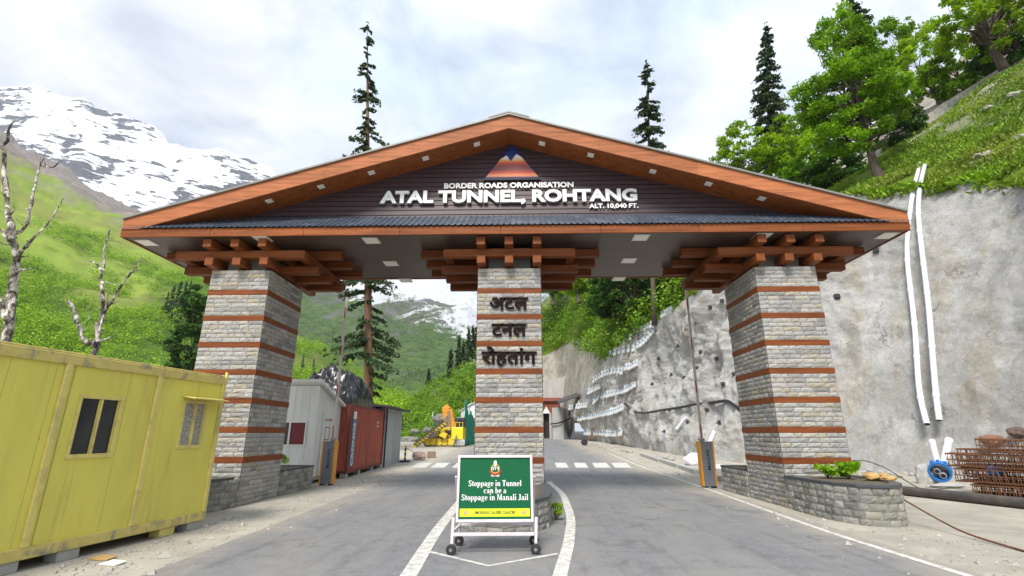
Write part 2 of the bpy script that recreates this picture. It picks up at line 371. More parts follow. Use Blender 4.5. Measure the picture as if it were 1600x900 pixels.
STONE = m_stone(); PSTONE = m_planter_stone(); MORTAR = M('mortar', (.2,.195,.185), .95, .15, 20)
WX, WY, WZ = wood('timber_along_x', 'x'), wood('timber_along_y', 'y'), wood('timber_band', 'x', (.205,.056,.014))
DWX, DWY = wood('shaded_beam_x', 'x', (.19,.052,.012)), wood('shaded_beam_y', 'y', (.19,.052,.012))  # darker copies of the timber: shade under the soffit put into the colour
SIDING = M('aubergine_siding', (.058,.034,.04), .5, .2, 3, stretch=(.3,1,4), bmp=.1)
SOFFIT = M('taupe_soffit', (.080,.052,.042), .45, .12, 2, stretch=(.3,2,1))
BLUE_ROOF = M('blue_grey_sheet', (.085,.11,.15), .36, .2, 2, .35, dirt=(.35,.38,.42), dirt_amt=.35)
GREY_ROOF = M('grey_roof_edge', (.23,.225,.21), .5, .15, 3, .2)
LETTER_W = M('white_letter', (.83,.83,.82), .4, .03)
LETTER_B = M('dark_bronze_letter', (.016,.009,.008), .85, .1, spec=.1)
LAMP = M('lamp_panel', (.84,.83,.78), .35, .03); LAMP_FR = M('lamp_frame', (.7,.69,.66), .4, .05)
SLAB = M('dark_slate_slab', (.06,.065,.075), .45, .2, 5, bmp=.1)
ASPH, GROUND, PAINT, SHOT = m_asphalt(), m_ground(), m_paint(), m_shotcrete()
def m_cabin():
    m = M('cabin_yellow', (.69,.63,.115), .45, .09, 1.6, dirt=(.50,.45,.10), dirt_amt=.55, stretch=(1,1,.25)); t = m.node_tree; b = t.nodes['Principled BSDF']
    c = b.inputs['Base Color'].links[0].from_socket
    c = mix(t, ramp(t, noise_n(t, coords(t, 'Object', (3, 3, .22)), 2.2, 9, .7), [(.56, 0.), (.72, .5)]), c, (.36,.30,.10))
    c = mix(t, ramp(t, noise_n(t, coords(t, 'Object'), 3.5, 10, .75), [(.66, 0.), (.70, .85)]), c, (.24,.12,.04))
    t.links.new(c, b.inputs['Base Color']); bump(t, b, noise_n(t, coords(t, 'Object'), 1.3, 4), .5, .06); return m
YELLOW = m_cabin()
YELLOW_PLAIN = M('plain_yellow', (.69,.63,.115), .45, .07, 1.6, dirt=(.48,.43,.10), dirt_amt=.45, bmp=.04, bscale=9, stretch=(1,1,.25))
YEL_FR = M('cabin_frame_yellow', (.68,.58,.17), .5, .1, 3, dirt=(.30,.26,.15), dirt_amt=.6)
PEEL = M('peeling_yellow_rail', (.60,.50,.15), .6, .12, 6, dirt=(.20,.20,.19), dirt_amt=1.)
GLASS = M('dark_glass', (.012,.016,.018), .06, .1, 1)
CURTAIN = M('patterned_curtain', (.33,.31,.27), .8, .5, 22)
WHITE_P = M('white_panel', (.74,.75,.72), .5, .05, 2, dirt=(.5,.48,.42), dirt_amt=.35, stretch=(1,1,.3))
RED_CURT = M('red_curtain', (.17,.025,.03), .7, .3, 9, stretch=(6,6,.3))
RUSTRED = M('container_red', (.40,.085,.05), .6, .22, 2.2, dirt=(.09,.035,.025), dirt_amt=.7, stretch=(1,1,.25), bmp=.08)
GALV = M('galvanised_sheet', (.60,.64,.67), .5, .12, 2, .1, dirt=(.3,.3,.3), dirt_amt=.4, stretch=(1,1,.2))
BLACK = M('black_plastic', (.016,.017,.02), .28, .3, 3)
RUBBER = M('black_rubber', (.022,.022,.024), .7, .2)
STEEL = M('dull_steel', (.32,.32,.33), .45, .15, 4, .6)
PINKW = M('pinkish_white_paint', (.70,.62,.64), .5, .08, 5, dirt=(.4,.3,.28), dirt_amt=.35)
GREEN_S = M('sign_green', (.003,.10,.038), .6, .06, spec=.2)
YEL_S = M('sign_yellow', (.78,.80,.02), .4, .04)
ORANGE = M('barrier_orange', (.78,.33,.02), .45, .08, 3, dirt=(.4,.22,.06), dirt_amt=.4)
BGREY = M('barrier_grey', (.17,.185,.21), .45, .1, 3)
BOOM = M('boom_cream', (.58,.55,.49), .5, .1, 5)
REDP = M('red_reflector', (.38,.05,.035), .5, .1)
PVC = M('white_pvc', (.74,.75,.80), .3, .06, 3, dirt=(.5,.48,.45), dirt_amt=.3)
BLUEP = M('blue_paint', (.015,.17,.52), .4, .12, 4)
RUST = M('rusty_rebar', (.145,.058,.024), .8, .4, 9)
IRON = M('dark_iron_pipe', (.075,.068,.065), .5, .3, 3, .3, dirt=(.18,.13,.09), dirt_amt=.5)
CONC = M('grey_concrete', (.40,.40,.385), .9, .15, 1.2, dirt=(.26,.25,.22), dirt_amt=.6, bmp=.2, stretch=(1,1,.4))
PAD = M('whitewashed_pad', (.62,.63,.64), .8, .1, 2, dirt=(.42,.41,.38), dirt_amt=.6, island=.2)
BLUEHEAD = M('blue_anchor_head', (.05,.24,.42), .5, .1)
BARK = M('furrowed_bark', (.10,.075,.055), .95, .4, 7, stretch=(1,1,.2), bmp=.9, bscale=14)
BARKRED = M('cedar_bark', (.19,.105,.06), .95, .4, 6, stretch=(1,1,.15), bmp=.9, bscale=12)
def m_dead():
    m, t, b = newmat('pale_dead_wood'); v = coords(t, 'Object', (1, 1, .5))
    c = ramp(t, noise_n(t, v, 4.5, 9, .7, .6), [(.42, (.03,.026,.022)), (.50, (.20,.175,.14)), (.58, (.62,.58,.52))])
    t.links.new(c, b.inputs['Base Color']); b.inputs['Roughness'].default_value = .9; bump(t, b, noise_n(t, v, 14, 8, .7), .6, .04); return m
DEAD = m_dead()
MACH_Y = M('machine_yellow', (.72,.50,.02), .45, .12, 2, dirt=(.30,.24,.1), dirt_amt=.5)
MACH_O = M('machine_orange', (.66,.27,.015), .5, .12, 2, dirt=(.25,.12,.05), dirt_amt=.5)
ROCK = M('grey_rock', (.36,.34,.31), .95, .3, 3, bmp=.6, bscale=8)
DROCK = M('mossy_rock', (.20,.195,.165), .95, .35, 3, bmp=.6, bscale=8)
TANROCK = M('tan_rock', (.46,.29,.11), .9, .3, 6, bmp=.5, bscale=12)
NET = M('green_net', (.02,.28,.19), .7, .25, 3, stretch=(2,2,.4))
REDBRICK = M('red_brick_wall', (.21,.06,.032), .8, .25, 3)
SOIL = M('planter_soil', (.11,.09,.06), .95, .3, 12, bmp=.6)
LF_MAPLE = leafmat('maple_leaves', (.095,.21,.006), (.27,.46,.016), .45)
LF_BRIGHT = leafmat('bright_leaves', (.15,.29,.005), (.38,.55,.018), .45)
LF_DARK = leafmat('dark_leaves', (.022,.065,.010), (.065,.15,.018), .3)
LF_CON = leafmat('conifer_needles', (.022,.052,.022), (.062,.115,.036), .2, (.06,.09,.03))
LF_BUSH = leafmat('hillside_scrub', (.10,.24,.004), (.31,.51,.009), .35, (.43,.58,.010))
LF_BUSH2 = leafmat('spur_scrub', (.07,.19,.006), (.20,.36,.012), .3, (.24,.34,.02))
LF_GRASS = leafmat('slope_grass', (.085,.18,.005), (.26,.41,.018), .3, (.34,.37,.05))
FARWOOD = leafmat('far_wood', (.05,.12,.015), (.16,.29,.03), .2, (.22,.34,.03))

# ================================================================== SETTING
def sheet(name, mat, left, right, ys, h, nx=8):
    mb = MB(); pts = []
    for y in ys:
        x0 = np.interp(y, *zip(*left)); x1 = np.interp(y, *zip(*right))
        for k in range(nx): pts.append((x0 + (x1 - x0) * k / (nx - 1), y, float(zg(y)) + h))
    mb.grid(pts, len(ys), nx); mb.f = [q[::-1] for q in mb.f]
    return struct(build(name, mb, mat, org=(0, 0, 0)))
YS = list(np.arange(-60, 12, 4.)) + list(np.arange(12, 26, .5)) + list(np.arange(26, 130, 4.))
sheet('ground', GROUND, [(-99, -160), (200, -160)], [(-99, 160), (200, 160)], YS, 0, 40)
sheet('road', ASPH, [(-60,-3.7), (-6,-4.1), (-3,-4.25), (1,-4.35), (11,-4.7), (30,-5.4), (45,-4.6), (66,-1.5), (90,1)],
      [(-60,5.5), (-5,5.72), (5,6.05), (18,6.75), (30,7.4), (50,7.6), (64,6.6), (90,5.5)], YS, .004, 14)
def ribbon(mb, px, w, h=.008, sub=6):
    pts = [G(x, y)[:2] for x, y in px]
    out = []
    for a, b in zip(pts[:-1], pts[1:]): out += [a + (b - a) * k / sub for k in range(sub)]
    out.append(pts[-1]); out = np.array(out)
    for _ in range(3 if sub > 1 else 0): out[1:-1] = (out[:-2] + 2 * out[1:-1] + out[2:]) / 4
    t = np.gradient(out, axis=0); t /= np.linalg.norm(t, axis=1)[:, None]; nrm = np.stack([t[:, 1], -t[:, 0]], 1) * w / 2
    q = []
    for p, n in zip(out, nrm):
        for s in (1, -1): q.append((*(p + s * n), float(zg(p[1])) + h))
    mb.grid(q, len(out), 2)
mk = MB(); ribbon(mk, [(560,1010),(640,898),(664,858),(684,828),(706,800),(722,780)], .20)
struct(build('road_marking', mk, PAINT, org=(0,0,0)))
mk = MB(); ribbon(mk, [(858,1010),(873,905),(889,850),(893,810),(880,772),(857,753)], .17)
struct(build('road_marking', mk, PAINT, org=(0,0,0)))
mk = MB(); ribbon(mk, [(668,862),(763,885),(872,866)], .075, .0081, 1)
struct(build('road_marking', mk, PAINT, org=(0,0,0)))
mk = MB(); ribbon(mk, [(1700,955),(1517,902),(1300,834),(1157,783),(1102,763),(1040,742),(987,723),(950,708)], .12)
struct(build('road_marking', mk, PAINT, org=(0,0,0)))
for x0, x1, x2, x3 in ((792,807,800,788), (870,889,884,867), (900,920,914,896), (930,955,947,925), (961,987,979,955), (672,694,703,683), (640,664,676,654), (706,722,728,714)):
    mk = MB(); q = [G(x0,731), G(x1,731), G(x2,723.3), G(x3,723.3)]
    a, b, c, d = [np.array(k) for k in q]; pts = []
    for k in range(9):
        for e in (a + (d - a) * k / 8, b + (c - b) * k / 8): pts.append((e[0], e[1], float(zg(e[1])) + .0085))
    mk.grid(pts, 9, 2); struct(build('road_marking', mk, PAINT, org=(0,0,0)))

# ---------------- hills and mountains: lofted surfaces from a foot line to a crest line
def loft(cols, nu, nv, p, amp, nscale, seed, back=None, zpow=1., octv=6, ridged=False, aniso=(1,1,1)):
    c = np.array([list(np.asarray(a, float)) + list(np.asarray(b, float)) for a, b in cols])
    s = np.linspace(0, 1, len(c)); u = np.linspace(0, 1, nu)
    A = np.stack([np.interp(u, s, c[:, k]) for k in range(6)], 1)
    t = np.linspace(0, 1, nv) ** 1.25
    base, top = A[:, None, :3], A[:, None, 3:]
    T = t[None, :, None]; v = base + (top - base) * T
    v[:, :, 2] = base[:, :, 2] + (top[:, :, 2] - base[:, :, 2]) * t[None, :] ** p
    zone = np.broadcast_to(t[None, :], (nu, nv)).copy()
    if back:
        bx = v[:, -1, :] + np.array([0, back[0], -back[1]]); v = np.concatenate([v, bx[:, None, :]], 1); zone = np.concatenate([zone, zone[:, -1:]], 1)
    nvv = v.shape[1]; f = v.reshape(-1, 3)
    n = fbm(f * np.array(aniso) / nscale, octv, seed, .5, ridged).reshape(nu, nvv) - (.75 if ridged else 0)
    w = np.minimum(1, zone * 4) * amp * (.35 + .65 * zone)
    v[:, :, 2] += n * w
    return v, zone
def loft_obj(name, v, zone, mat, smooth=True):
    nu, nv = v.shape[:2]; mb = MB(); mb.grid(v.reshape(-1, 3), nu, nv)
    o = build(name, mb, mat, org=(0, 0, 0), smooth=smooth)
    at = o.data.attributes.new('zone', 'FLOAT', 'POINT'); at.data.foreach_set('value', zone.astype(np.float32).ravel())
    return struct(o)
def bvh_of(v):
    nu, nv = v.shape[:2]
    return BVHTree.FromPolygons([tuple(q) for q in v.reshape(-1, 3)], [(i*nv+j, (i+1)*nv+j, (i+1)*nv+j+1, i*nv+j+1) for i in range(nu-1) for j in range(nv-1)])
def gnd(px, d): q = P(px, 690, d); return np.array([q[0], q[1], float(zg(q[1])) - .3])

# left valley side
LH = [(gnd(-420,62), P(-420,40,330)), (gnd(-150,62), P(-150,120,340)), (gnd(0,64), P(0,206,350)), (gnd(60,66), P(67,253,355)), (gnd(130,68), P(140,292,360)),
      (gnd(200,72), P(213,335,365)), (gnd(280,76), P(300,392,360)), (gnd(360,80), P(370,450,350)), (gnd(440,86), P(455,522,330)), (gnd(520,92), P(545,570,310)),
      (gnd(600,100), P(650,632,300)), (gnd(650,110), P(700,664,300)), (gnd(700,120), P(760,672,300))]
lv, lz = loft(LH, 220, 110, 1.55, 9, 38, 3, back=(160, 40))
lz = lz * np.interp(np.linspace(0, 1, lz.shape[0]), [0, .42, .5, 1], [1, 1, .6, .3])[:, None]
loft_obj('left_hillside', lv, lz, m_terrain('left_hill_ground', (.035,.075,.010), (.10,.17,.015), (.22,.19,.16), 1.24, 1.36, .016, (.19,.17,.06), (.62, (.20,.27,.04))))
LBVH = bvh_of(lv)
# snow mountain
SNT = [(-420,60),(-300,90),(-150,120),(0,137),(30,132),(52,131),(80,139),(100,152),(130,154),(148,171),(180,181),(215,190),(250,208),(265,221),(290,219),(325,229),(345,237),(362,240),(378,247),(413,258),(430,273),(480,308),(560,366),(640,432),(720,480)]
SN = [(P(x + 30, 520, 1250), P(x, y, 2500)) for x, y in SNT]
sv, sz = loft(SN, 420, 200, 1.15, 34, 330, 11, back=(500, 300), octv=8, ridged=True, aniso=(1, 1, 2.6))
loft_obj('snow_mountain', sv, sz * .12, m_mountain('snow_and_strata', -.62))
# rocky brown spur under the snow
BR = [(P(-300,400,420), P(-300,60,900)), (P(-80,400,420), P(-60,190,900)), (P(0,400,420), P(0,198,900)), (P(20,400,420), P(22,220,900)), (P(60,420,430), P(67,249,890)), (P(130,430,440), P(140,284,880)),
      (P(200,440,450), P(190,311,870)), (P(250,460,460), P(216,332,860)), (P(330,490,470), P(260,372,850)), (P(400,520,480), P(330,440,840))]
bv, bz = loft(BR, 140, 70, 1.1, 13, 95, 21, back=(200, 120), octv=7, ridged=True)
loft_obj('rocky_spur', bv, bz, m_terrain('spur_rock', (.09,.12,.035), (.17,.17,.06), (.22,.19,.165), .62, .85, .026, (.13,.115,.07)))
# grey and green mountain seen through the gate
MM = [(P(330,600,700), P(300,330,1500)), (P(430,600,700), P(420,370,1500)), (P(500,620,680), P(520,395,1500)), (P(580,640,640), P(620,415,1520)), (P(650,655,600), P(690,430,1500)),
      (P(700,655,600), P(735,452,1480)), (P(760,640,620), P(760,480,1450)), (P(840,630,640), P(820,520,1400)), (P(930,620,660), P(900,560,1350))]
mv, mz = loft(MM, 200, 130, 1.05, 30, 230, 31, back=(300, 160), octv=7, ridged=True)
def m_mid():
    m, t, b = newmat('valley_head_mountain'); v = coords(t, 'World')
    a = nd(t, 'ShaderNodeAttribute', attribute_name='zone').outputs['Fac']
    def madd(x, k, y):
        n = nd(t, 'ShaderNodeMath', operation='MULTIPLY_ADD'); t.links.new(x, n.inputs[0]); n.inputs[1].default_value = k
        if np.isscalar(y): n.inputs[2].default_value = y
        else: t.links.new(y, n.inputs[2])
        return n.outputs[0]
    grn = ramp(t, noise_n(t, v, .07, 12, .82), [(.38, (.035,.085,.014)), (.62, (.16,.25,.045))])
    scree = ramp(t, noise_n(t, v, .02, 9, .7), [(.3, (.12,.115,.11)), (.7, (.26,.25,.235))])
    c = mix(t, ramp(t, madd(noise_n(t, v, .006, 8, .6, .8), .9, a), [(.86, 0.), (.98, 1.)]), grn, scree)
    c = mix(t, ramp(t, noise_n(t, coords(t, 'World', (.012,.012,.004), (0, R(20), 0)), 1.0, 7, .6, .5), [(.56, 0.), (.62, .8)]), c, scree)
    s = madd(noise_n(t, coords(t, 'World', (.004,.004,.011), (0, R(-28), 0)), 1.6, 11, .7, .7), .9, a)
    c = mix(t, ramp(t, s, [(.985, 0.), (1.02, 1.)]), c, (.85,.86,.9))
    st = noise_n(t, coords(t, 'World', (.0022,.0022,.011), (0, R(-30), 0)), 1.2, 9, .62, .6)
    c = mix(t, ramp(t, madd(a, .25, st), [(.76, 0.), (.80, .9)]), c, (.80,.82,.86))
    t.links.new(c, b.inputs['Base Color']); b.inputs['Roughness'].default_value = .95; b.inputs['Specular IOR Level'].default_value = .1
    bump(t, b, noise_n(t, v, .06, 12, .8), 1., 14); return m
loft_obj('valley_mountain', mv, mz, m_mid())

# ---------------- right: shotcrete wall, its top line and the slope above
WALL = [  # foot (X, d) and top (px, py, d)
    ((23.5, 4), (2100,-40,6.5)), ((20, 10), (1800,215,13)), ((17.6, 14.5), (1690,262,16.5)), ((16.4, 18), (1600,273,20.5)), ((15.9, 20.5), (1500,294,23)), ((15.4, 23), (1420,304,25)), ((14.7, 25.2), (1360,305,27)),
    ((13.4, 27.6), (1280,330,29)), ((12.4, 29.3), (1180,395,31)), ((11.5, 31.6), (1120,430,33)), ((11.05, 34.5), (1085,454,36)), ((10.95, 38), (1052,484,39)), ((10.9, 42), (1018,506,43)), ((10.7, 46), (985,525,47)),
    ((10.4, 51), (958,551,51.5)), ((10.0, 56), (935,578,56.5)), ((9.5, 62), (912,612,62)), ((9.0, 66), (893,645,66))]
wc = []
for (x, d), t_ in WALL:
    y = CAM[1] + d; wc.append((np.array([x, y, float(zg(y)) - .2]), P(*t_)))
def wall_grid(nu, nv):
    A = np.array([np.concatenate(q) for q in wc]); s = np.zeros(len(A)); s[1:] = np.cumsum(np.linalg.norm(np.diff(A[:, :3], axis=0), axis=1)); s /= s[-1]
    u = np.linspace(0, 1, nu); B = np.stack([np.interp(u, s, A[:, k]) for k in range(6)], 1)
    for _ in range(6): B[1:-1] = (B[:-2] + 2 * B[1:-1] + B[2:]) / 4
    t = np.linspace(0, 1, nv)[None, :, None]
    v = B[:, None, :3] + (B[:, None, 3:] - B[:, None, :3]) * t
    v = v + np.array([.35, .1, 0]) * np.sin(t * math.pi) * 0 
    f = v.reshape(-1, 3)
    du = np.gradient(v, axis=0); dv = np.gradient(v, axis=1); n = np.cross(dv, du); n /= np.linalg.norm(n, axis=2)[:, :, None] + 1e-9
    if n[nu // 2, nv // 2, 0] > 0: n = -n
    rough = np.interp(v[:, :, 1] - CAM[1], [10, 24, 29, 34, 60], [.34, .36, .8, .9, .5])
    fs = f.copy(); fs[:, 1] += fs[:, 2] * .55
    a = (fbm(fs / np.array([2.4, 2.4, 6.0]), 6, 5, .45, True).reshape(nu, nv) - .6) * .62 + fbm(f / 1.1, 5, 8, .55).reshape(nu, nv) * .26 + fbm(f / 6., 3, 9).reshape(nu, nv) * .8
    edge = np.clip(np.minimum(t[:, :, 0] * 9, (1 - t[:, :, 0]) * 5 + .15), 0, 1)
    v = v + n * (a * rough * edge)[:, :, None]
    v[:, -3:, 2] += (fbm(v[:, -1] / 2.2, 5, 77) * .6)[:, None]
    return v, n
wv, wnrm = wall_grid(520, 190)
mb = MB(); mb.grid(wv.reshape(-1, 3), *wv.shape[:2])
top = wv[:, -1, :]; back = top + np.array([2.2, .8, -.4]); q = np.stack([top, back], 1); mb.grid(q.reshape(-1, 3), q.shape[0], 2)
wall = build('retaining_wall', mb, SHOT, org=(12, 18, 0), smooth=True)
tag(wall, 'tall grey shotcrete wall covering the cut slope right of the road', 'wall')
WBVH = bvh_of(wv)

# slope above the wall and the spur behind the gate, one hillside
RS = []
def wtop(px):                                  # top line of the wall by picture column
    c = sorted((t_[0], P(*t_)) for _, t_ in WALL); xs = [k[0] for k in c]
    return np.array([np.interp(px, xs, [k[1][j] for k in c]) for j in range(3)])
SKY_R = [(560,700,130,None), (600,684,125,None), (632,656,120,None), (656,622,112,None), (700,588,105,None), (744,560,100,None), (800,520,98,None), (850,470,95,None), (900,425,92,None), (960,385,86,None),
         (1020,350,80,None), (1100,318,70,None), (1200,300,60,None), (1300,288,48,None), (1375,232,42,None), (1480,160,40,None), (1600,84,38,None), (1720,20,36,None), (1900,-120,34,None), (2150,-420,30,None)]
foot = {560: gnd(560, 100), 600: gnd(600, 86), 632: gnd(640, 74), 656: gnd(690, 68), 700: gnd(740, 66), 744: gnd(790, 70), 800: gnd(850, 78), 850: gnd(890, 74)}
for px, py, d, _ in SKY_R:
    b_ = foot.get(px)
    if b_ is None: b_ = wtop({900: 905, 960: 945, 1020: 1000, 1100: 1080, 1200: 1180, 1300: 1290, 1375: 1370, 1480: 1440, 1600: 1560, 1720: 1680, 1900: 1800, 2150: 2080}[px]) + np.array([.25, .1, -.25])
    RS.append((b_, P(px, py, d)))
rv, rz = loft(RS, 260, 90, .95, 1.5, 9, 41, back=(30, -6))
rz = rz * np.interp(np.linspace(0, 1, rz.shape[0]), [0, .25, .7, .8, 1], [.45, .55, .5, 1, 1])[:, None]
_v = rv.reshape(-1, 3) - CAM; _x = _v[:, 0] * math.cos(YAW) + _v[:, 1] * math.sin(YAW); _y = -_v[:, 0] * math.sin(YAW) + _v[:, 1] * math.cos(YAW); _d = _y * math.cos(PITCH) + _v[:, 2] * math.sin(PITCH)
_px = 800 + _x / _d * F_PX; _py = 450 - (-_y * math.sin(PITCH) + _v[:, 2] * math.cos(PITCH)) / _d * F_PX
# bare rock cutting above the portal
rz = np.maximum(rz.ravel(), np.where((_px > 825) & (_px < 960) & (_py > np.interp(_px, [825, 850, 915, 940, 960], [560, 557, 525, 548, 585])), 1.3, 0)).reshape(rv.shape[0], -1)
loft_obj('right_hillside', rv, rz, m_terrain('right_slope_ground', (.08,.15,.012), (.17,.24,.03), (.36,.33,.28), .78, 1.05, .11, (.17,.13,.07)))
RBVH = bvh_of(rv)

# ================================================================== THE GATE
def stone_wall(mb, path, z0, z1, course, lmin, lmax, rng, proud=.017, rise=0.):
    """rock-faced blocks laid in courses along a plan path (outward side to the right of travel)"""
    pts = [np.asarray(q, float) for q in path]; seg = [np.linalg.norm(b - a) for a, b in zip(pts[:-1], pts[1:])]; cum = np.concatenate([[0], np.cumsum(seg)])
    X = np.array(pts)
    def at(s):
        p = np.array([np.interp(s, cum, X[:, 0]), np.interp(s, cum, X[:, 1])]); k = min(max(np.searchsorted(cum, s, 'right') - 1, 0), len(seg) - 1)
        d = (pts[k+1] - pts[k]) / seg[k]; return p, np.array([d[1], -d[0]])
    n = max(1, round((z1 - z0) / course)); h = (z1 - z0) / n
    for i in range(n):
        s = 0.; first = True
        while s < cum[-1] - 1e-6:
            L = rng.uniform(lmin, lmax) * (.6 if first and i % 2 else 1); first = False
            e = s + L
            if cum[-1] - e < lmin * .6: e = cum[-1]
            g = .005; a, b = s + g, e - g; nu, nv = 5, 4; q = []
            tilt = rng.uniform(-.02, .02)
            for iu in range(nu):
                for iv in range(nv):
                    fu, fv = iu / (nu-1), iv / (nv-1); p, nn = at(a + (b - a) * fu)
                    inner = (0 < iu < nu-1) and (0 < iv < nv-1)
                    o = proud * (rng.uniform(.55, 1.25) if inner else rng.uniform(.1, .55)) + (tilt * (fu - .5) if inner else 0)
                    q.append((p[0] + nn[0] * o, p[1] + nn[1] * o, z0 + i * h + g + (h - 2 * g) * fv))
            mb.grid(q, nu, nv); s = e
rng = random.Random(4)
gate = thing('entrance_gate', (0, .97, 0), 'wide timber and stone gateway with gabled roof spanning both lanes of the road', 'gate')
BZ = [5.098 - .6821 * k for k in range(7)]; BH = .067
PIL = [(-7.79, -6.24), (-.806, .806), (6.27, 7.81)]; PD = 1.94; PT = 5.70
DEV = {1: [(4.757, 'अटल', .30), (4.075, 'टनल', .30), (3.37, 'रोहतांग', .33)]}
def text_mesh(body, bold=0., extrude=.02, bevel=0.):
    c = bpy.data.curves.new('t', 'FONT'); c.body = body; c.offset = bold; c.extrude = extrude; c.resolution_u = 3; c.bevel_depth = bevel
    o = bpy.data.objects.new('t', c); COL.objects.link(o)
    me = bpy.data.meshes.new_from_object(o.evaluated_get(bpy.context.evaluated_depsgraph_get()))
    bpy.data.objects.remove(o); bpy.data.curves.remove(c); return me
def lettering(body, x0, x1, z0, z1, y, mat, parent, bold=.02, depth=.05, name='lettering', origin=None, U=None, V=None, N=None):
    """raised letters filling the rectangle x0..x1, z0..z1 of the plane through origin spanned by U, V (default: facing -Y)"""
    me = text_mesh(body, bold, .5); v = np.empty(len(me.vertices) * 3); me.vertices.foreach_get('co', v); v = v.reshape(-1, 3)
    a, b = v.min(0), v.max(0)
    X = x0 + (v[:, 0] - a[0]) / (b[0] - a[0]) * (x1 - x0); Z = z0 + (v[:, 1] - a[1]) / (b[1] - a[1]) * (z1 - z0); D = (v[:, 2] + .5) * depth
    U, V, N = (np.array(q, float) for q in (U if U is not None else (1,0,0), V if V is not None else (0,0,1), N if N is not None else (0,-1,0)))
    o0 = np.array(origin if origin is not None else (0, y, 0), float)
    w = o0 + X[:, None] * U + Z[:, None] * V + D[:, None] * N - ORG[parent.name]
    me.vertices.foreach_set('co', w.astype(np.float32).ravel()); me.update(); me.name = name
    return finish(name, me, mat, parent, None)
for pi, (x0, x1) in enumerate(PIL):
    mb = MB(); mb.mi = 1; mb.box(x0 + .004, x1 - .004, .004, PD - .004, 0, PT - .004); mb.box(x0 + .25, x1 - .25, .25, PD - .25, PT - .1, 6.36); mb.mi = 0
    zs = [0.] + sum([[b - BH, b + BH] for b in BZ[::-1]], []) + [PT]
    loop = [(x0, 0), (x1, 0), (x1, PD), (x0, PD), (x0, 0)]
    for k in range(0, len(zs), 2):
        for a, b in zip(loop[:-1], loop[1:]): stone_wall(mb, [a, b], zs[k], zs[k+1], .109, .15, .46, rng)
    p = build('pillar', mb, [STONE, MORTAR], gate)
    if pi == 1: p['label'] = 'middle stone pillar with dark Hindi lettering'
    for b in BZ:
        m = MB(); e = .012
        for A in ((x0 - e, x1 + e, -e, .05), (x0 - e, x1 + e, PD - .05, PD + e), (x0 - e, x0 + .05, .05, PD - .05), (x1 - .05, x1 + e, .05, PD - .05)): m.box(*A, b - BH, b + BH)
        build('timber_band', m, WZ, p)
    cx = (x0 + x1) / 2; W_ = .215
    def beam(*A, mat=WX): build('bracket_beam', MB().box(*A), mat, p, bevel=.008)
    for dx_ in (-.711, 0, .711):
        beam(cx + dx_ - W_/2, cx + dx_ + W_/2, -.49, 3.0, 6.18, 6.395, mat=WY)
        beam(cx + dx_ - W_/2, cx + dx_ + W_/2, -.30, 2.75, 5.757, 5.953, mat=WY)
    for y in (.44, 1.27, 2.1):
        beam(cx - 2.42, cx + 2.42, y, y + W_, 6.184, 6.391, mat=DWX); beam(cx - 1.84, cx + 1.84, y, y + W_, 5.752, 5.949, mat=DWX)
    beam(cx - 1.70, cx + 1.70, -.18, .035, 5.976, 6.178)
    beam(cx - 1.70, cx - 1.485, .037, 2.9, 5.979, 6.175, mat=DWY); beam(cx + 1.485, cx + 1.70, .037, 2.9, 5.979, 6.175, mat=DWY)
    for z, s, h in (DEV[1] if pi == 1 else []):
        w = {'अटल': .98, 'टनल': .88, 'रोहतांग': 1.36}[s] / 2; c0 = {'अटल': -.01, 'टनल': .0, 'रोहतांग': .0}[s]
        lettering(s, c0 - w, c0 + w, z - h/2 - (.02 if len(s) < 4 else .04), z + h/2 + (0 if len(s) < 4 else .12), -.026, LETTER_B, p, .03, .035)

W, ZF0, ZF1, YF, YB = 9.92, 6.406, 6.63, -.627, 3.12
APEX, SL = 9.93, .2995
zr = lambda x: APEX - SL * abs(x)
mb = MB(); xs = [-W, -7.6, -5.2, -2.75, -.2, 2.3, 4.75, 7.3, W]
for a, b in zip(xs[:-1], xs[1:]): mb.box(a + .003, b - .003, YF, YF + .05, ZF0, ZF1)
f_ = build('fascia_board', mb, WX, gate, bevel=.006)
build('fascia_board', MB().box(-W, W, YB - .05, YB, ZF0, ZF1), WX, gate)
for s in (-1, 1): build('fascia_board', MB().box(min(s*W, s*(W-.05)), max(s*W, s*(W-.05)), YF + .051, YB - .051, ZF0, ZF1), WY, gate)
# ceiling of narrow boards with recessed lamps
mb = MB(); y = YF + .052
while y < YB - .06:
    y1 = min(y + .30, YB - .053)
    for xa in np.arange(-W + .052, W - .06, 2.44): mb.box(xa, min(xa + 2.434, W - .052), y, y1 - .005, 6.424, 6.45)
    y = y1
mb.box(-W + .06, W - .06, YF + .06, YB - .06, 6.452, 6.47)
ceil = build('ceiling', mb, SOFFIT, gate)
for px, py in ((230,379), (580.5,375.8), (1001,371), (1385,368), (611,411.7), (982.5,407), (634,438), (967,435.5), (410,372.5), (1190,369), (330,408), (1290,400)):
    q = on_plane(px, py, (0, 0, 6.42), (0, 0, 1.))
    l = build('ceiling_light', MB().box(q[0]-.2, q[0]+.2, q[1]-.2, q[1]+.2, 6.405, 6.423), LAMP_FR, ceil, bevel=.004)
    build('diffuser', MB().box(q[0]-.165, q[0]+.165, q[1]-.165, q[1]+.165, 6.399, 6.404), LAMP, ceil)
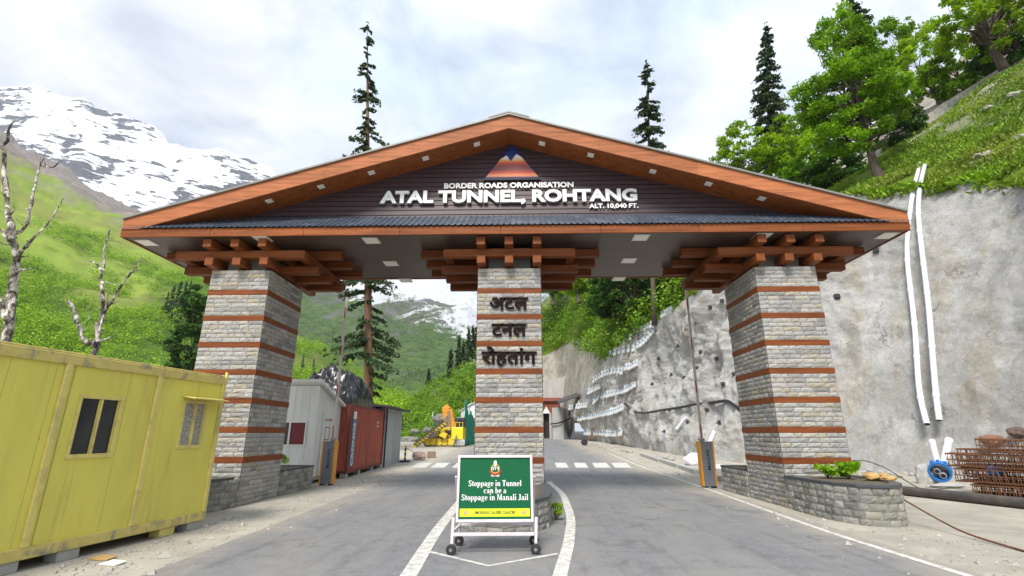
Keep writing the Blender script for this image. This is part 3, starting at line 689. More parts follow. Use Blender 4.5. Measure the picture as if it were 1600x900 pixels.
# gable siding: lapped boards
YP = .21
mb = MB(); z = 7.2
while z < 9.5:
    z1 = z + .142; xe0 = max(0, (9.52 - z) / SL); xe1 = max(0, (9.52 - z1) / SL)
    xe0, xe1 = min(xe0, W - .2), min(xe1, W - .2)
    mb.prism([(-xe0, YP, z), (xe0, YP, z), (xe1, YP + .016, z1 - .012), (-xe1, YP + .016, z1 - .012)], (0, .03, 0)); z = z1
mb.prism([(-7.7, YP + .06, 7.15), (7.7, YP + .06, 7.15), (0, YP + .06, 9.46)], (0, .03, 0))
panel = build('gable_panel', mb, SIDING, gate)
mb = MB(); mb.prism([(-9.6, YB - .25, 6.64), (9.6, YB - .25, 6.64), (0, YB - .25, 9.5)], (0, .04, 0)); build('gable_panel', mb, SIDING, gate)
# blue corrugated pent roof under the gable
mb = MB(); xs = []
x = -W - .03
while x < W + .03:
    xs += [(x, 0), (x + .105, 0), (x + .117, .028), (x + .142, .028)]; x += .154
q = []
for x, dz in xs:
    zi = max(6.66, min(7.29, zr(x) - .44)); t = (zi - 6.645) / (7.29 - 6.645)
    q += [(x, YF - .045, 6.638 + dz), (x, YF - .045 + (YP + .045 - YF + .02) * t, zi + dz * .9)]
mb.grid(q, len(xs), 2); mb.f = [k[::-1] for k in mb.f]; mb.grid([(a, b, c - .006) for a, b, c in q], len(xs), 2)
build('pent_roof', mb, BLUE_ROOF, gate)
# main gable roof
YR0, YR1 = -.60, YB + .15
for s in (-1, 1):
    xt = s * 9.97
    mb = MB(); mb.prism([(0, YR0 - .03, APEX + .02), (xt, YR0 - .03, zr(xt) + .02), (xt, YR0 - .03, zr(xt) - .03), (0, YR0 - .03, APEX - .03)], (0, YR1 - YR0 + .06, 0))
    for k in np.arange(YR0 + .1, YR1, .3): mb.bar((s * .05, k, APEX + .03 - .015), (xt, k, zr(xt) + .03), .04, .03)
    r_ = build('main_roof', mb, GREY_ROOF, gate)
    mb = MB(); xs = [0, 2.4, 4.9, 7.4, 9.97]
    for a, b in zip(xs[:-1], xs[1:]):
        a, b = s * (a + .003 * (a > 0)), s * b; mb.prism([(a, YR0 + .02, zr(a) - .034), (b, YR0 + .02, zr(b) - .034), (b, YR0 + .02, zr(b) - .43), (a, YR0 + .02, zr(a) - .43)], (0, .046, 0))
    build('rake_board', mb, wood('rake_timber', 'x', (.38,.132,.052)) if s < 0 else bpy.data.materials['rake_timber'], gate)
    mb = MB(); mb.prism([(0, YR1 - .07, APEX - .034), (xt, YR1 - .07, zr(xt) - .034), (xt, YR1 - .07, zr(xt) - .43), (0, YR1 - .07, APEX - .43)], (0, .046, 0))
    build('rake_board', mb, bpy.data.materials['rake_timber'], gate)
    mb = MB(); mb.prism([(0, YR0 + .067, APEX - .41), (xt, YR0 + .067, zr(xt) - .41), (xt, YR0 + .067, zr(xt) - .43), (0, YR0 + .067, APEX - .43)], (0, YP - YR0 - .0, 0))
    rs = build('rake_soffit', mb, WX, gate)
    nrm = np.array([s * SL, 0, 1.]) / math.hypot(1, SL)
    for px, py in (((745,225), (665,247), (580.5,269.5), (502,291.5), (421,314)) if s < 0 else ((847,224), (923,242), (1020,267.5), (1107,287), (1190,310))):
        q = on_plane(px, py, (0, 0, APEX - .43), nrm); u = np.array([1, 0, -s * SL]) / math.hypot(1, SL)
        build('soffit_light', MB().obox(q - nrm * .008, u * .085, (0, .085, 0), nrm * .010), LAMP, rs)
mb = MB()
for s in (-1, 1): mb.prism([(0, YR0 - .04, APEX + .075), (s*.55, YR0 - .04, zr(.55) + .06), (s*.55, YR0 - .04, zr(.55) + .025), (0, YR0 - .04, APEX + .025)], (0, YR1 - YR0 + .08, 0))
build('ridge_cap', mb, GREY_ROOF, gate)
# lettering and the triangular picture
def pp(px, py): q = on_plane(px, py, (0, YP, 0), (0, 1., 0)); return q[0], q[2]
def line_text(s, px0, px1, pt, pb, bold, depth):
    (x0, z1), (x1, z0) = pp(px0, pt), pp(px1, pb); return lettering(s, x0, x1, z0, z1, YP - .012, LETTER_W, panel, bold, depth)
line_text('BORDER ROADS ORGANISATION', 694.5, 896, 287.6, 293.6, .036, .04)
a_ = line_text('ATAL TUNNEL, ROHTANG', 596, 995.5, 300.5, 319.2, .042, .07)
line_text('ALT. 10,040 FT.', 920, 997, 319.4, 327, .03, .04)
(tx0, tz0), (tx1, _), (_, tz1) = pp(757.5, 280.5), pp(843, 280), pp(800, 226)
tz1 = min(tz1, 9.44); txc = (tx0 + tx1) / 2
EMB_BLUE = M('emblem_blue', (.008,.035,.20), .35, .2, 2)
def m_sunset():
    m, t, b = newmat('sunset_snow_picture'); v = nd(t, 'ShaderNodeTexCoord').outputs['Generated']
    s = nd(t, 'ShaderNodeSeparateXYZ'); t.links.new(v, s.inputs[0])
    n = noise_n(t, coords(t, 'Generated', (2, 1, 7)), 2.2, 6, .6)
    a = nd(t, 'ShaderNodeMath', operation='MULTIPLY_ADD'); t.links.new(n, a.inputs[0]); a.inputs[1].default_value = .22; t.links.new(s.outputs[2], a.inputs[2])
    c = ramp(t, a.outputs[0], [(.1, (.40,.16,.10)), (.2, (.70,.22,.07)), (.3, (.55,.05,.03)), (.42, (.19,.055,.05)), (.62, (.27,.06,.05)), (.74, (.66,.10,.04)), (.85, (.72,.44,.13)), (.98, (.78,.76,.72))])
    t.links.new(c, b.inputs['Base Color']); b.inputs['Roughness'].default_value = .35; return m
mb = MB(); mb.prism([(tx0, YP - .06, tz0), (tx1, YP - .06, tz0), (txc, YP - .06, tz1)], (0, .05, 0)); em = build('emblem', mb, EMB_BLUE, panel)
H = tz1 - tz0; hw = (tx1 - tx0) / 2
def tri(u, v): return (txc + u * hw, YP - .068, tz0 + v * H)
lim = lambda v: (1 - v) * .985
mb = MB(); poly = [tri(-lim(.03), .03), tri(lim(.03), .03), tri(lim(.62) - .02, .62), tri(.16, .72), tri(.1, .66), tri(.03, .58), tri(-.04, .5), tri(-.1, .56), tri(-.2, .68), tri(-.29, .63), tri(-lim(.58), .58)]
mb.prism(poly, (0, .006, 0)); build('emblem', mb, m_sunset(), panel)
build('emblem', MB().box(tx0 - .03, tx1 + .03, YP - .075, YP - .01, tz0 - .06, tz0 - .004), BLACK, panel)

# ================================================================== PLANTERS
def planter(name, path, label, h, gap=-1):
    pts = [np.array(q, float) for q in path]; c = np.mean(pts, 0)
    mb = MB(); rg = random.Random(hash(name) % 7 + 3 if False else 11)
    mb.mi = 0; stone_wall(mb, [*pts, pts[0]], -.02, h - .05, .125, .17, .30, rg, .02)
    mb.mi = 1; mb.prism([(x, y, -.02) for x, y in pts], (0, 0, h - .09))
    o = build(name, mb, [PSTONE, MORTAR], org=(c[0], c[1], 0)); tag(o, label, 'planter')
    big = [c + (q - c) * (1 + .035 / max(.4, np.linalg.norm(q - c))) for q in pts]; sm = [c + (q - c) * (1 - .2 / max(.5, np.linalg.norm(q - c))) for q in pts]
    m = MB(); n = len(pts)
    v = [(*q, h - .05) for q in big] + [(*q, h) for q in big] + [(*q, h) for q in sm] + [(*q, h - .05) for q in sm]
    m.add(v, [(k*n + i, k*n + (i+1) % n, ((k+1) % 4)*n + (i+1) % n, ((k+1) % 4)*n + i) for k in range(4) for i in range(n) if i != gap])
    build('slate_coping', m, SLAB, o)
    build('soil', MB().prism([(*q, h - .08) for q in sm], (0, 0, .055)), SOIL, o)
    return o
rp = [(6.24, 3.7), (6.24, 2.03), (6.30, 1.98), (6.30, -.01), (6.24, -.06), (6.24, -1.1), (6.30, -1.7), (6.5, -2.12), (6.85, -2.32), (7.2, -2.22), (7.5, -1.85), (7.75, -1.2), (7.86, -.2), (7.86, 3.7)]
planter('stone_planter', rp, 'curved stone planter with rocks and green bushes at foot of right gate pillar', .70, 2)
lp = [(-6.21, 4.1), (-7.82, 4.1), (-7.84, -.2), (-7.74, -.9), (-7.5, -1.5), (-7.1, -1.8), (-6.75, -1.7), (-6.45, -1.3), (-6.25, -.6), (-6.21, -.06), (-6.27, -.01), (-6.27, 1.98), (-6.21, 2.03)]
planter('stone_planter', lp, 'stone planter wall at foot of left gate pillar behind yellow cabin', .66, 8)
cp = [(-.84, 2.3), (-.845, -1.9), (-.76, -2.5), (-.5, -2.95), (0, -3.15), (.5, -2.95), (.76, -2.5), (.845, -1.9), (.84, 2.3)]
planter('stone_planter', cp, 'low rounded stone plinth at foot of middle pillar behind green notice board', .52)

# ---------------- leaf clumps
def leaf_quads(cen, size, rg, flat=0., stretch=1.5, droop=None, out=None):
    """one small pointed leaf face per centre"""
    n = len(cen); a = rg.normal(size=(n, 3)); a /= np.linalg.norm(a, axis=1)[:, None]
    if droop is not None: a = a * .55 + droop; a /= np.linalg.norm(a, axis=1)[:, None]
    nn = rg.normal(size=(n, 3)); nn[:, 2] = np.abs(nn[:, 2]) + flat
    if out is not None: nn = nn * .38 + out; nn[:, 2] += .15
    if out is not None: a = np.cross(nn, a); a /= np.linalg.norm(a, axis=1)[:, None] + 1e-9
    b = np.cross(nn, a); b /= np.linalg.norm(b, axis=1)[:, None] + 1e-9
    s = (size * rg.uniform(.6, 1.25, n))[:, None] if np.isscalar(size) else (size * rg.uniform(.6, 1.25, n))[:, None]
    a = a * s * stretch / 2; b = b * s / 2
    return np.stack([cen - a, cen + b * 1. - a * .1, cen + a, cen - b * 1. - a * .1], 1)
def blob(c, r, n, rg, shell=.55, squash=.75):
    d = rg.normal(size=(n, 3)); d /= np.linalg.norm(d, axis=1)[:, None]
    q = d * (r * (shell + (1 - shell) * rg.random(n)) * rg.uniform(.75, 1.1, n))[:, None]; q[:, 2] *= squash
    return np.asarray(c) + q
def limb(mb, a, b, r0, r1, rg, bend=.12, n=6, seg=7):
    a, b = np.asarray(a, float), np.asarray(b, float); L = np.linalg.norm(b - a); k = rg.normal(size=3) * L * bend
    t = np.linspace(0, 1, seg)[:, None]; p = a + (b - a) * t + np.sin(t * math.pi) * k + rg.normal(size=(seg, 3)) * L * .015 * np.sin(t * math.pi)
    mb.tube(p, list(r0 + (r1 - r0) * t[:, 0]), n); return p
def broadleaf(name, base, crowns, label, cat, nclump, nleaf, leaf, mat, seed, trunk_r=.22, clump_r=.8, bark=None, group=None, fork=.35, lean=None):
    """trunk and forked limbs reaching into leaf clumps spread through the crown's lobes"""
    rg = np.random.default_rng(seed); base = np.asarray(base, float)
    t = thing(name, tuple(base), label, cat, group)
    cs = [(np.asarray(c, float), np.asarray(r, float)) for c, r in crowns]
    w = np.array([r.prod() for _, r in cs]); w /= w.sum()
    cl = []
    while len(cl) < nclump:
        c, r = cs[rg.choice(len(cs), p=w)]; d = rg.normal(size=3); d /= np.linalg.norm(d)
        rad = rg.uniform(.35, 1.) ** .5 * (1 + .22 * float(vnoise(np.array([d * 2.2 + seed]), seed)[0]))
        q = c + d * r * rad
        if all(np.linalg.norm((q - k) / clump_r) > .5 for k in cl[-60:]): cl.append(q)
    mb = MB(); top = cs[0][0].copy(); fk = base + (top - base) * fork
    if lean is not None: fk = fk + np.asarray(lean)
    limb(mb, base - (0, 0, .3), fk, trunk_r * 1.15, trunk_r * .8, rg, .03, 9); limb(mb, fk, top + (0, 0, cs[0][1][2] * .4), trunk_r * .75, trunk_r * .12, rg, .05, 7)
    for i, q in enumerate(cl):
        if i % 3 == 0:
            st = fk + (top - fk) * rg.uniform(0, .8); m_ = st + (q - st) * rg.uniform(.35, .6) + (0, 0, -.1)
            limb(mb, st, m_, trunk_r * rg.uniform(.28, .45), trunk_r * .16, rg, .08, 5, 5); limb(mb, m_, q, trunk_r * .16, trunk_r * .04, rg, .1, 4, 5)
    build('trunk', mb, bark or BARK, t, smooth=True)
    qs = []
    for q in cl:
        r = clump_r * rg.uniform(.6, 1.25); qs.append(leaf_quads(blob(q, r, int(nleaf * (r / clump_r) ** 2), rg, .35, .6), leaf, rg, .6))
    build_quads('crown', np.concatenate(qs), mat, t)
    return t
def conifer(name, base, h, spread, label, nwh, nspray, seed, mat=None, bark=None, group=None, r0=.3, start=.12, gap=.25, size=.34, prof=None, cat='conifer', lean_to=None):
    """straight tapering trunk with drooping, uneven tiers of branches"""
    rg = np.random.default_rng(seed); base = np.asarray(base, float); t = thing(name, tuple(base), label, cat, group)
    mb = MB(); lean = rg.normal(size=2) * .0015 * h if lean_to is None else (np.asarray(lean_to) - base)[:2]; zs_ = np.linspace(0, 1, 14)
    tp = lambda s: base + np.array([lean[0] * s * s, lean[1] * s * s, h * s])
    if lean_to is not None: tp = lambda s: base + np.array([lean[0] * s, lean[1] * s, h * s])
    mb.tube([tp(s) - ((0, 0, .3) if s == 0 else 0) for s in zs_], [r0 * (1 - s) ** .8 + .015 for s in zs_], 9)
    cen, dr = [], []
    for k in range(nwh):
        s = start + (1 - start) * (k + rg.random() * .9) / nwh
        L0 = spread * (prof(s) if prof else (1 - s) ** .75 + .06)
        for j in range(rg.integers(3, 6)):
            if rg.random() < gap: continue
            az = rg.uniform(0, 2 * math.pi); L = L0 * rg.uniform(.55, 1.15); d = np.array([math.cos(az), math.sin(az), 0.])
            a = tp(s); u = np.linspace(0, 1, 6)[:, None]; p = a + d * L * u + np.array([0, 0, 1.]) * L * (.10 * u - .42 * u ** 1.6)
            mb.tube(p, list(np.linspace(max(.012, r0 * .16 * (1 - s) + .01), .008, 6)), 4)
            m = max(4, int(nspray * L / spread)); uu = rg.uniform(.12, 1.03, m)[:, None]
            q = a + d * L * uu + np.array([0, 0, 1.]) * L * (.10 * uu - .42 * uu ** 1.6) + rg.normal(size=(m, 3)) * np.array([.1, .1, .05]) * L * (.55 + .6 * uu)
            cen.append(q); dr.append(np.tile(d * .6 + np.array([0, 0, -.45]), (m, 1)))
    cen.append(tp(1) + rg.normal(size=(20, 3)) * np.array([.1, .1, .35])); dr.append(np.tile([0, 0, .8], (20, 1)))
    build('trunk', mb, bark or BARK, t, smooth=True)
    build_quads('crown', leaf_quads(np.concatenate(cen), size, rg, .2, 1.9, np.concatenate(dr)), mat or LF_CON, t); return t
def bush(name, base, r, h, label, n, leaf, mat, seed, group=None, cat='bush'):
    rg = np.random.default_rng(seed); base = np.asarray(base, float); t = thing(name, tuple(base), label, cat, group); mb = MB(); qs = []
    for k in range(7):
        a = rg.uniform(0, 6.28); tip = base + np.array([math.cos(a) * r * rg.uniform(.2, .9), math.sin(a) * r * rg.uniform(.2, .9), h * rg.uniform(.5, 1)])
        limb(mb, base, tip, .012, .005, rg, .1, 4, 5); qs.append(leaf_quads(blob(tip - (0, 0, h * .15), r * .5, n // 7, rg, .2, .8), leaf, rg, .5))
    build('stems', mb, BARK, t); build_quads('foliage', np.concatenate(qs), mat, t); return t
# plants and rocks in the planters
for px, py, d, r, h, lab, sd in ((1297, 762, 11.4, .22, .30, 'smaller green bush in the curved stone planter nearer the pillar', 1), (1330, 762, 11.3, .26, .36, 'larger green bush in the curved stone planter beside tan rocks', 2)):
    q = P(px, py, d); bush('planter_bush', (q[0], q[1], .66), r, h, lab, 300, .075, LF_MAPLE, sd)
q = P(437, 740, 17.2); bush('grass_tuft', (q[0], q[1], .60), .3, .34, 'small green plant growing in left planter beside pillar', 220, .07, LF_BRIGHT, 4, cat='plant')
q = P(862, 836, 9.6); bush('grass_tuft', (.95, -1.7, 0), .12, .34, 'weeds growing at the right edge of the middle plinth', 160, .06, LF_MAPLE, 5, cat='plant')
def rock(name, c, s, label, mat, seed, cat='rock', group=None):
    bm = bmesh.new(); bmesh.ops.create_icosphere(bm, subdivisions=3, radius=1)
    for v in bm.verts:
        n = v.co.normalized(); k = 1 + .28 * noise.fractal(n * 1.4 + Vector((seed * 3.1, seed, 0)), 1, 2, 4); v.co = Vector((n.x * s[0], n.y * s[1], n.z * s[2])) * k
    me = bpy.data.meshes.new(name); bm.to_mesh(me); bm.free(); o = finish(name, me, mat, None, np.asarray(c, float)); return tag(o, label, cat, group)
for px, py, d, s, lab, sd in ((1366, 765, 10.9, (.17, .11, .075), 'flat tan rock at left of the three rocks on curved planter', 1), (1384, 760, 10.95, (.08, .07, .075), 'small orange rock standing behind the flat ones on curved planter', 2), (1392, 767, 10.7, (.15, .10, .05), 'flat tan rock under the rusty rod on curved planter rim', 3)):
    q = P(px, py, d); rock('rock', (q[0], q[1], .70 + s[2] * .75), s, lab, TANROCK, sd)

# ================================================================== NOTICE BOARD ON WHEELS
sg = thing('notice_board', (-.08, -4.3, 0), 'green notice board on wheeled pinkish white frame standing in front of middle pillar', 'notice board')
BL, BR_, TLn = np.array([-.62, -4.52, .425]), np.array([.475, -4.46, .425]), None
U = (BR_ - BL); BWD = np.linalg.norm(U); U /= BWD; tilt = R(9); V = np.array([0, math.sin(tilt), math.cos(tilt)]); V -= U * np.dot(U, V); V /= np.linalg.norm(V); N = np.cross(U, V)
N = N if N[1] < 0 else -N
BHT = .86
def bq(u, v, n=0): return BL + U * u + V * v + N * n
mb = MB(); mb.obox(bq(BWD/2, BHT/2, -.012), U * (BWD/2 - .01), V * (BHT/2 - .01), N * .008); bd = build('board', mb, GREEN_S, sg)
build('warning_strip', MB().obox(bq(BWD/2, .105, -.001), U * (BWD/2 - .052), V * .052, N * .0015), YEL_S, bd)
mb = MB(); w = .036
for a, b in ((bq(0, 0), bq(BWD, 0)), (bq(0, BHT), bq(BWD, BHT))): mb.bar(a - U * 0, b + U * 0, w, w, up=V)
for a, b in ((bq(w/2, w/2), bq(w/2, BHT - w/2)), (bq(BWD - w/2, w/2), bq(BWD - w/2, BHT - w/2))): mb.bar(a, b, w - .002, w - .002, up=N)
build('board_frame', mb, PINKW, sg, bevel=.004)
mb = MB()
fl, fr_ = np.array([-.665, -4.53, .085]), np.array([.50, -4.47, .085]); rl, rr = np.array([-.63, -3.93, .085]), np.array([.485, -3.86, .085])
for f, r_ in ((fl, rl), (fr_, rr)):
    mb.bar(f, (f[0] + .012, f[1] + .01, .47), .04, .04, (0,1,0)); mb.bar(f + (.0, .02, .19), r_ + (0, -.02, .19), .036, .036)
    mb.bar(r_, (r_[0], r_[1], .30), .036, .036, (0,1,0)); mb.bar(r_ + (0, 0, .21), (f[0] * .985, f[1] + .17, 1.0), .03, .03)
mb.bar(fl + (.02, 0, .17), fr_ + (-.02, 0, .17), .04, .04); mb.bar(rl + (.02, 0, .2), rr + (-.02, 0, .2), .036, .036)
build('stand', mb, PINKW, sg, bevel=.004)
for f in (fl, fr_, rl, rr):
    c = np.array([f[0], f[1], .07]); m = MB(); c[1] -= .04; m.tube([c - (.004, .026, 0), c - (.003, .018, 0), c + (.003, .018, 0), c + (.004, .026, 0)], [.058, .07, .07, .058], 24); wh = build('wheel', m, RUBBER, sg, smooth=False)
    build('hub', MB().tube([c - (.004, .032, 0), c + (.004, .032, 0)], .022, 14), STEEL, wh)
# serif lettering drawn as outlines (pen strokes with thick stems, thin joins and slab serifs)
def serif_line(mb, s, x, z, h, wtot):
    import itertools
    ST = {}
    def stem(x0, x1, y0, y1): return [(x0, y0), (x1, y0), (x1, y1), (x0, y1)]
    def arc(cx, cy, rx, ry, a0, a1, tv, th, n=14):   # ring segment, thick at the sides and thin on top
        o, i = [], []
        for k in range(n + 1):
            a = R(a0 + (a1 - a0) * k / n); c, s_ = math.cos(a), math.sin(a); o.append((cx + rx * c, cy + ry * s_)); i.append((cx + (rx - tv) * c, cy + (ry - th) * s_))
        return [(o[k], o[k+1], i[k+1], i[k]) for k in range(n)]
    T, t_ = .17, .06
    def glyph(ch):
        X = .62
        g = []; w = .5
        if ch == 'i': g += [stem(.06, .06+T, 0, X), stem(0, .3, 0, .05), stem(0, .06+T, X-.05, X), stem(.05, .05+T+.02, .8, .97)]; w = .3
        elif ch == 'l': g += [stem(.06, .06+T, 0, .98), stem(0, .3, 0, .05), stem(0, .06+T, .93, .98)]; w = .3
        elif ch in 'nu':
            if ch == 'n': g += [stem(.06, .06+T, 0, X), stem(0, .28, 0, .05), stem(0, .2, X-.05, X), stem(.40, .40+T, 0, .42), stem(.36, .64, 0, .05)] + arc(.34, .40, .23, .24, 0, 150, T, .09)
            else: g += [stem(.06, .06+T, .2, X), stem(0, .2, X-.05, X), stem(.40, .40+T, 0, X), stem(.34, .5, X-.05, X), stem(.5, .64, 0, .05)] + arc(.29, .23, .23, .24, 180, 320, T, .09)
            w = .64
        elif ch in 'oec':
            g += arc(.28, .31, .28, .32, *((0, 360) if ch == 'o' else (0, 315) if ch == 'e' else (50, 310)), T, t_, 24)
            if ch == 'e': g += [stem(.12, .54, .3, .36)]
            if ch == 'c': g += [stem(.36, .5, .42, .56)]
            w = .56
        elif ch == 'a': g += [stem(.32, .32+T, .06, .45), stem(.4, .58, 0, .06)] + arc(.26, .42, .23, .21, 0, 165, T, .07) + arc(.2, .17, .2, .18, 20, 340, .13, .06, 18); w = .57
        elif ch in 'pb':
            if ch == 'p': g += [stem(.06, .06+T, -.28, X), stem(0, .3, -.28, -.23), stem(0, .2, X-.05, X)]
            else: g += [stem(.06, .06+T, 0, .98), stem(0, .2, .93, .98)]
            g += arc(.33, .31, .27, .32, -150, 150, T, t_, 20); w = .62
        elif ch == 'g': g += arc(.25, .42, .22, .21, 0, 360, .13, .05, 20) + arc(.26, -.1, .27, .17, 0, 360, .09, .07, 20) + [stem(.42, .56, .54, .62), stem(.1, .4, .06, .15), stem(.08, .18, .08, .24)]; w = .56
        elif ch == 't': g += [stem(.1, .1+T, .1, .8), stem(0, .36, X-.06, X)] + arc(.26, .14, .16, .15, 180, 320, .14, .07); w = .38
        elif ch == 'S': g += arc(.29, .70, .27, .27, 25, 270, T, .09) + arc(.29, .25, .28, .27, -155, 90, T, .09) + [stem(.47, .53, .68, .96), stem(.02, .08, .0, .28)]; w = .58
        elif ch == 'T': g += [stem(.24, .24+.19, 0, .97), stem(.0, .67, .89, .97), stem(0, .06, .7, .9), stem(.61, .67, .7, .9), stem(.14, .53, 0, .05)]; w = .68
        elif ch == 'M': g += [stem(.07, .15, 0, .97), stem(.68, .68+.19, 0, .97), [(.1, .97), (.3, .97), (.55, .1), (.45, 0)], [(.45, 0), (.55, .1), (.72, .97), (.78, .97)][::1], stem(0, .24, 0, .05), stem(.58, .95, 0, .05), stem(0, .2, .92, .97), stem(.76, .95, .92, .97)]; w = .96
        elif ch == 'J': g += [stem(.22, .22+.19, .15, .97), stem(.12, .5, .92, .97)] + arc(.2, .17, .21, .2, 180, 360, .15, .08); w = .5
        else: w = .26
        return g, w
    adv = []; cur = 0
    for ch in s: g, w_ = glyph(ch); adv.append((g, cur)); cur += w_ + .055
    k = wtot / (cur - .055)
    for g, c in adv:
        for poly in g:
            front = [bq(x + (c + a) * k, z + b * h, .004) for a, b in poly]; mb.prism(front, -N * .003)
mb = MB(); cx_ = BWD / 2
for s, zc, wd in (('Stoppage in Tunnel', .452, .765), ('can be a', .357, .325), ('Stoppage in Manali Jail', .265, .955)): serif_line(mb, s, cx_ - wd / 2, zc, .083, wd)
build('lettering', mb, LETTER_W, bd)
KBLK = M('black_print', (.03,.03,.02), .5, .05)
lettering('SMOKING CAUSES CANCER', .26, .84, .085, .125, 0, KBLK, bd, .03, .002, origin=bq(0, 0, .001), U=U, V=V, N=N)
GOLD = M('emblem_gold', (.55,.36,.05), .4, .2, 30); EMR = M('emblem_red', (.42,.02,.02), .4, .1); IVORY = M('emblem_ivory', (.8,.76,.6), .4, .1)
def disc(mb, u, v, r0, r1, a0=0, a1=360, n=28, z=.0035, sy=1.):
    for k in range(n):
        a, b = R(a0 + (a1-a0)*k/n), R(a0 + (a1-a0)*(k+1)/n)
        mb.prism([bq(u + r0*math.cos(a), v + r0*math.sin(a)*sy, z), bq(u + r1*math.cos(a), v + r1*math.sin(a)*sy, z), bq(u + r1*math.cos(b), v + r1*math.sin(b)*sy, z), bq(u + r0*math.cos(b), v + r0*math.sin(b)*sy, z)], -N * .0025)
mb = MB(); disc(mb, cx_, .69, .052, .066, 110, 430); em2 = build('emblem', mb, GOLD, bd)
mb = MB(); disc(mb, cx_, .69, .068, .094, 200, 340); build('emblem', mb, EMR, bd)
mb = MB(); disc(mb, cx_, .775, 0.0, .024, sy=1.25, n=16); mb.obox(bq(cx_, .74, .003), U * .016, V * .02, N * .001); mb.obox(bq(cx_, .757, .0032), U * .026, V * .004, N * .001); build('emblem', mb, IVORY, bd)
mb = MB()
for u0, u1, v0, v1 in ((-.05,-.042,.692,.735), (-.05,-.018,.727,.735), (-.03,-.022,.692,.735), (-.012,.012,.727,.735), (-.002,.006,.692,.735), (-.012,.0,.705,.712), (.018,.05,.727,.735), (.026,.033,.705,.735), (.042,.05,.692,.735)):
    mb.obox(bq(cx_ + (u0+u1)/2, (v0+v1)/2 - .022, .004), U * (u1-u0)/2, V * (v1-v0)/2, N * .001)
build('emblem', mb, LETTER_W, bd)
lettering('मतम पलस', cx_ - .062, cx_ + .062, .578, .606, 0, LETTER_W, bd, .02, .002, origin=bq(0, 0, .001), U=U, V=V, N=N)
for u in (.135, BWD - .135):
    mb = MB(); disc(mb, u, .105, 0, .02, z=.003, n=18); pi_ = build('no_smoking_sign', mb, LETTER_W, bd)
    mb = MB(); disc(mb, u, .105, .019, .027, z=.0036, n=18); mb.bar(bq(u - .016, .089, .0035), bq(u + .016, .121, .0035), .006, .001, up=N); build('prohibition_ring', mb, EMR, bd)
    mb = MB(); mb.obox(bq(u, .105, .0034), U * .013, V * .0035, N * .0006); build('cigarette', mb, KBLK, bd)

# ================================================================== YELLOW SITE CABIN
e1 = G(316, 812, .13); e0 = G(0, 882, .13); dirc = (e1 - e0); dirc[2] = 0; dirc /= np.linalg.norm(dirc); nrc = np.array([dirc[1], -dirc[0], 0.])   # outward, towards the road
LC, WC = 6.6, 2.4; zt = on_plane(344, 589, e1, nrc)[2]; zb = .13
def cq(s, z, n=0): return e1 + dirc * s + nrc * n + np.array([0, 0, z - e1[2]])     # s: 0 at the far corner, negative towards the viewer
cab = thing('site_cabin', tuple(cq(-LC/2, 0, -WC/2)), 'long yellow site cabin on blocks at left roadside with two windows', 'cabin')
def cbar(m, s0, s1, z0, z1, n0, n1): m.obox(cq((s0+s1)/2, (z0+z1)/2, (n0+n1)/2), dirc * (s1-s0)/2, (0, 0, (z1-z0)/2), nrc * (n1-n0)/2)
def cs(px, py): q = on_plane(px, py, e1, nrc); return float(np.dot(q - e1, dirc)), float(q[2])
w1 = (cs(125,619), cs(180,711)); w2 = (cs(287,628), cs(313,698))
w1 = (min(cs(126,620)[0], cs(110,712)[0]), cs(192,622)[0], cs(150,712)[1], cs(150,620)[1]); w2 = (cs(283,660)[0], cs(320,660)[0], cs(297,698)[1], cs(306,628)[1])
mb = MB()
def wall_with_holes(m, s0, s1, z0, z1, holes, n0, n1):
    ss = sorted({s0, s1, *[h[0] for h in holes], *[h[1] for h in holes]}); 
    for a, b in zip(ss[:-1], ss[1:]):
        zc_ = [z0]
        for h in holes:
            if h[0] <= a and b <= h[1]: zc_ += [h[2], h[3]]
        zc_.append(z1)
        for k in range(0, len(zc_), 2): cbar(m, a, b, zc_[k], zc_[k+1], n0, n1)
def hole(w): return (w[0], w[1], w[2], w[3])
wall_with_holes(mb, -LC, 0, zb + .14, zt - .14, [hole(w1), hole(w2)], -.05, 0)
cbar(mb, -LC, 0, zb + .14, zt - .14, -WC, -WC + .05); cbar(mb, -LC, -LC + .05, zb + .14, zt - .14, -WC + .051, -.051); cbar(mb, -.05, 0, zb + .14, zt - .14, -WC + .051, -.051); cbar(mb, -LC + .05, -.05, zb + .10, zb + .14, -WC + .05, -.05)
build('wall', mb, YELLOW, cab)
mb = MB(); s = -LC + .2
while s < -.1:
    if not any(h[0] - .03 < s < h[1] + .03 for h in (w1, w2)): cbar(mb, s - .003, s + .003, zb + .15, zt - .15, .0, .004)
    s += .55
s_j = cs(130, 720)[0] - .42; cbar(mb, s_j, s_j + .012, zb + .15, zt - .15, .004, .009)
build('wall_seam', mb, M('seam_grey', (.50,.45,.12), .6, .15), cab)
mb = MB(); cbar(mb, -LC - .03, .03, zt - .14, zt, -WC - .03, .035); cbar(mb, -LC - .03, .03, zt + .001, zt + .03, -WC - .02, .02); build('roof', mb, PEEL, cab, bevel=.01)
mb = MB()
for n0, n1 in ((-.10, .035), (-WC - .03, -WC + .1)): cbar(mb, -LC - .03, .03, zb, zb + .14, n0, n1)
for s0, s1 in ((-LC - .03, -LC + .09), (-.09, .03), (-LC/2, -LC/2 + .1)): cbar(mb, s0, s1, zb + .004, zb + .136, -WC + .101, -.101)
build('base_rail', mb, PEEL, cab, bevel=.01)
posts = [0 - .035, cs(229, 690)[0], cs(71, 710)[0], cs(71, 710)[0] - 1.55]
for s in posts:
    m = MB(); cbar(m, s - .04, s + .04, zb + .141, zt - .141, .001, .045); build('post', m, YEL_FR, cab, bevel=.006)
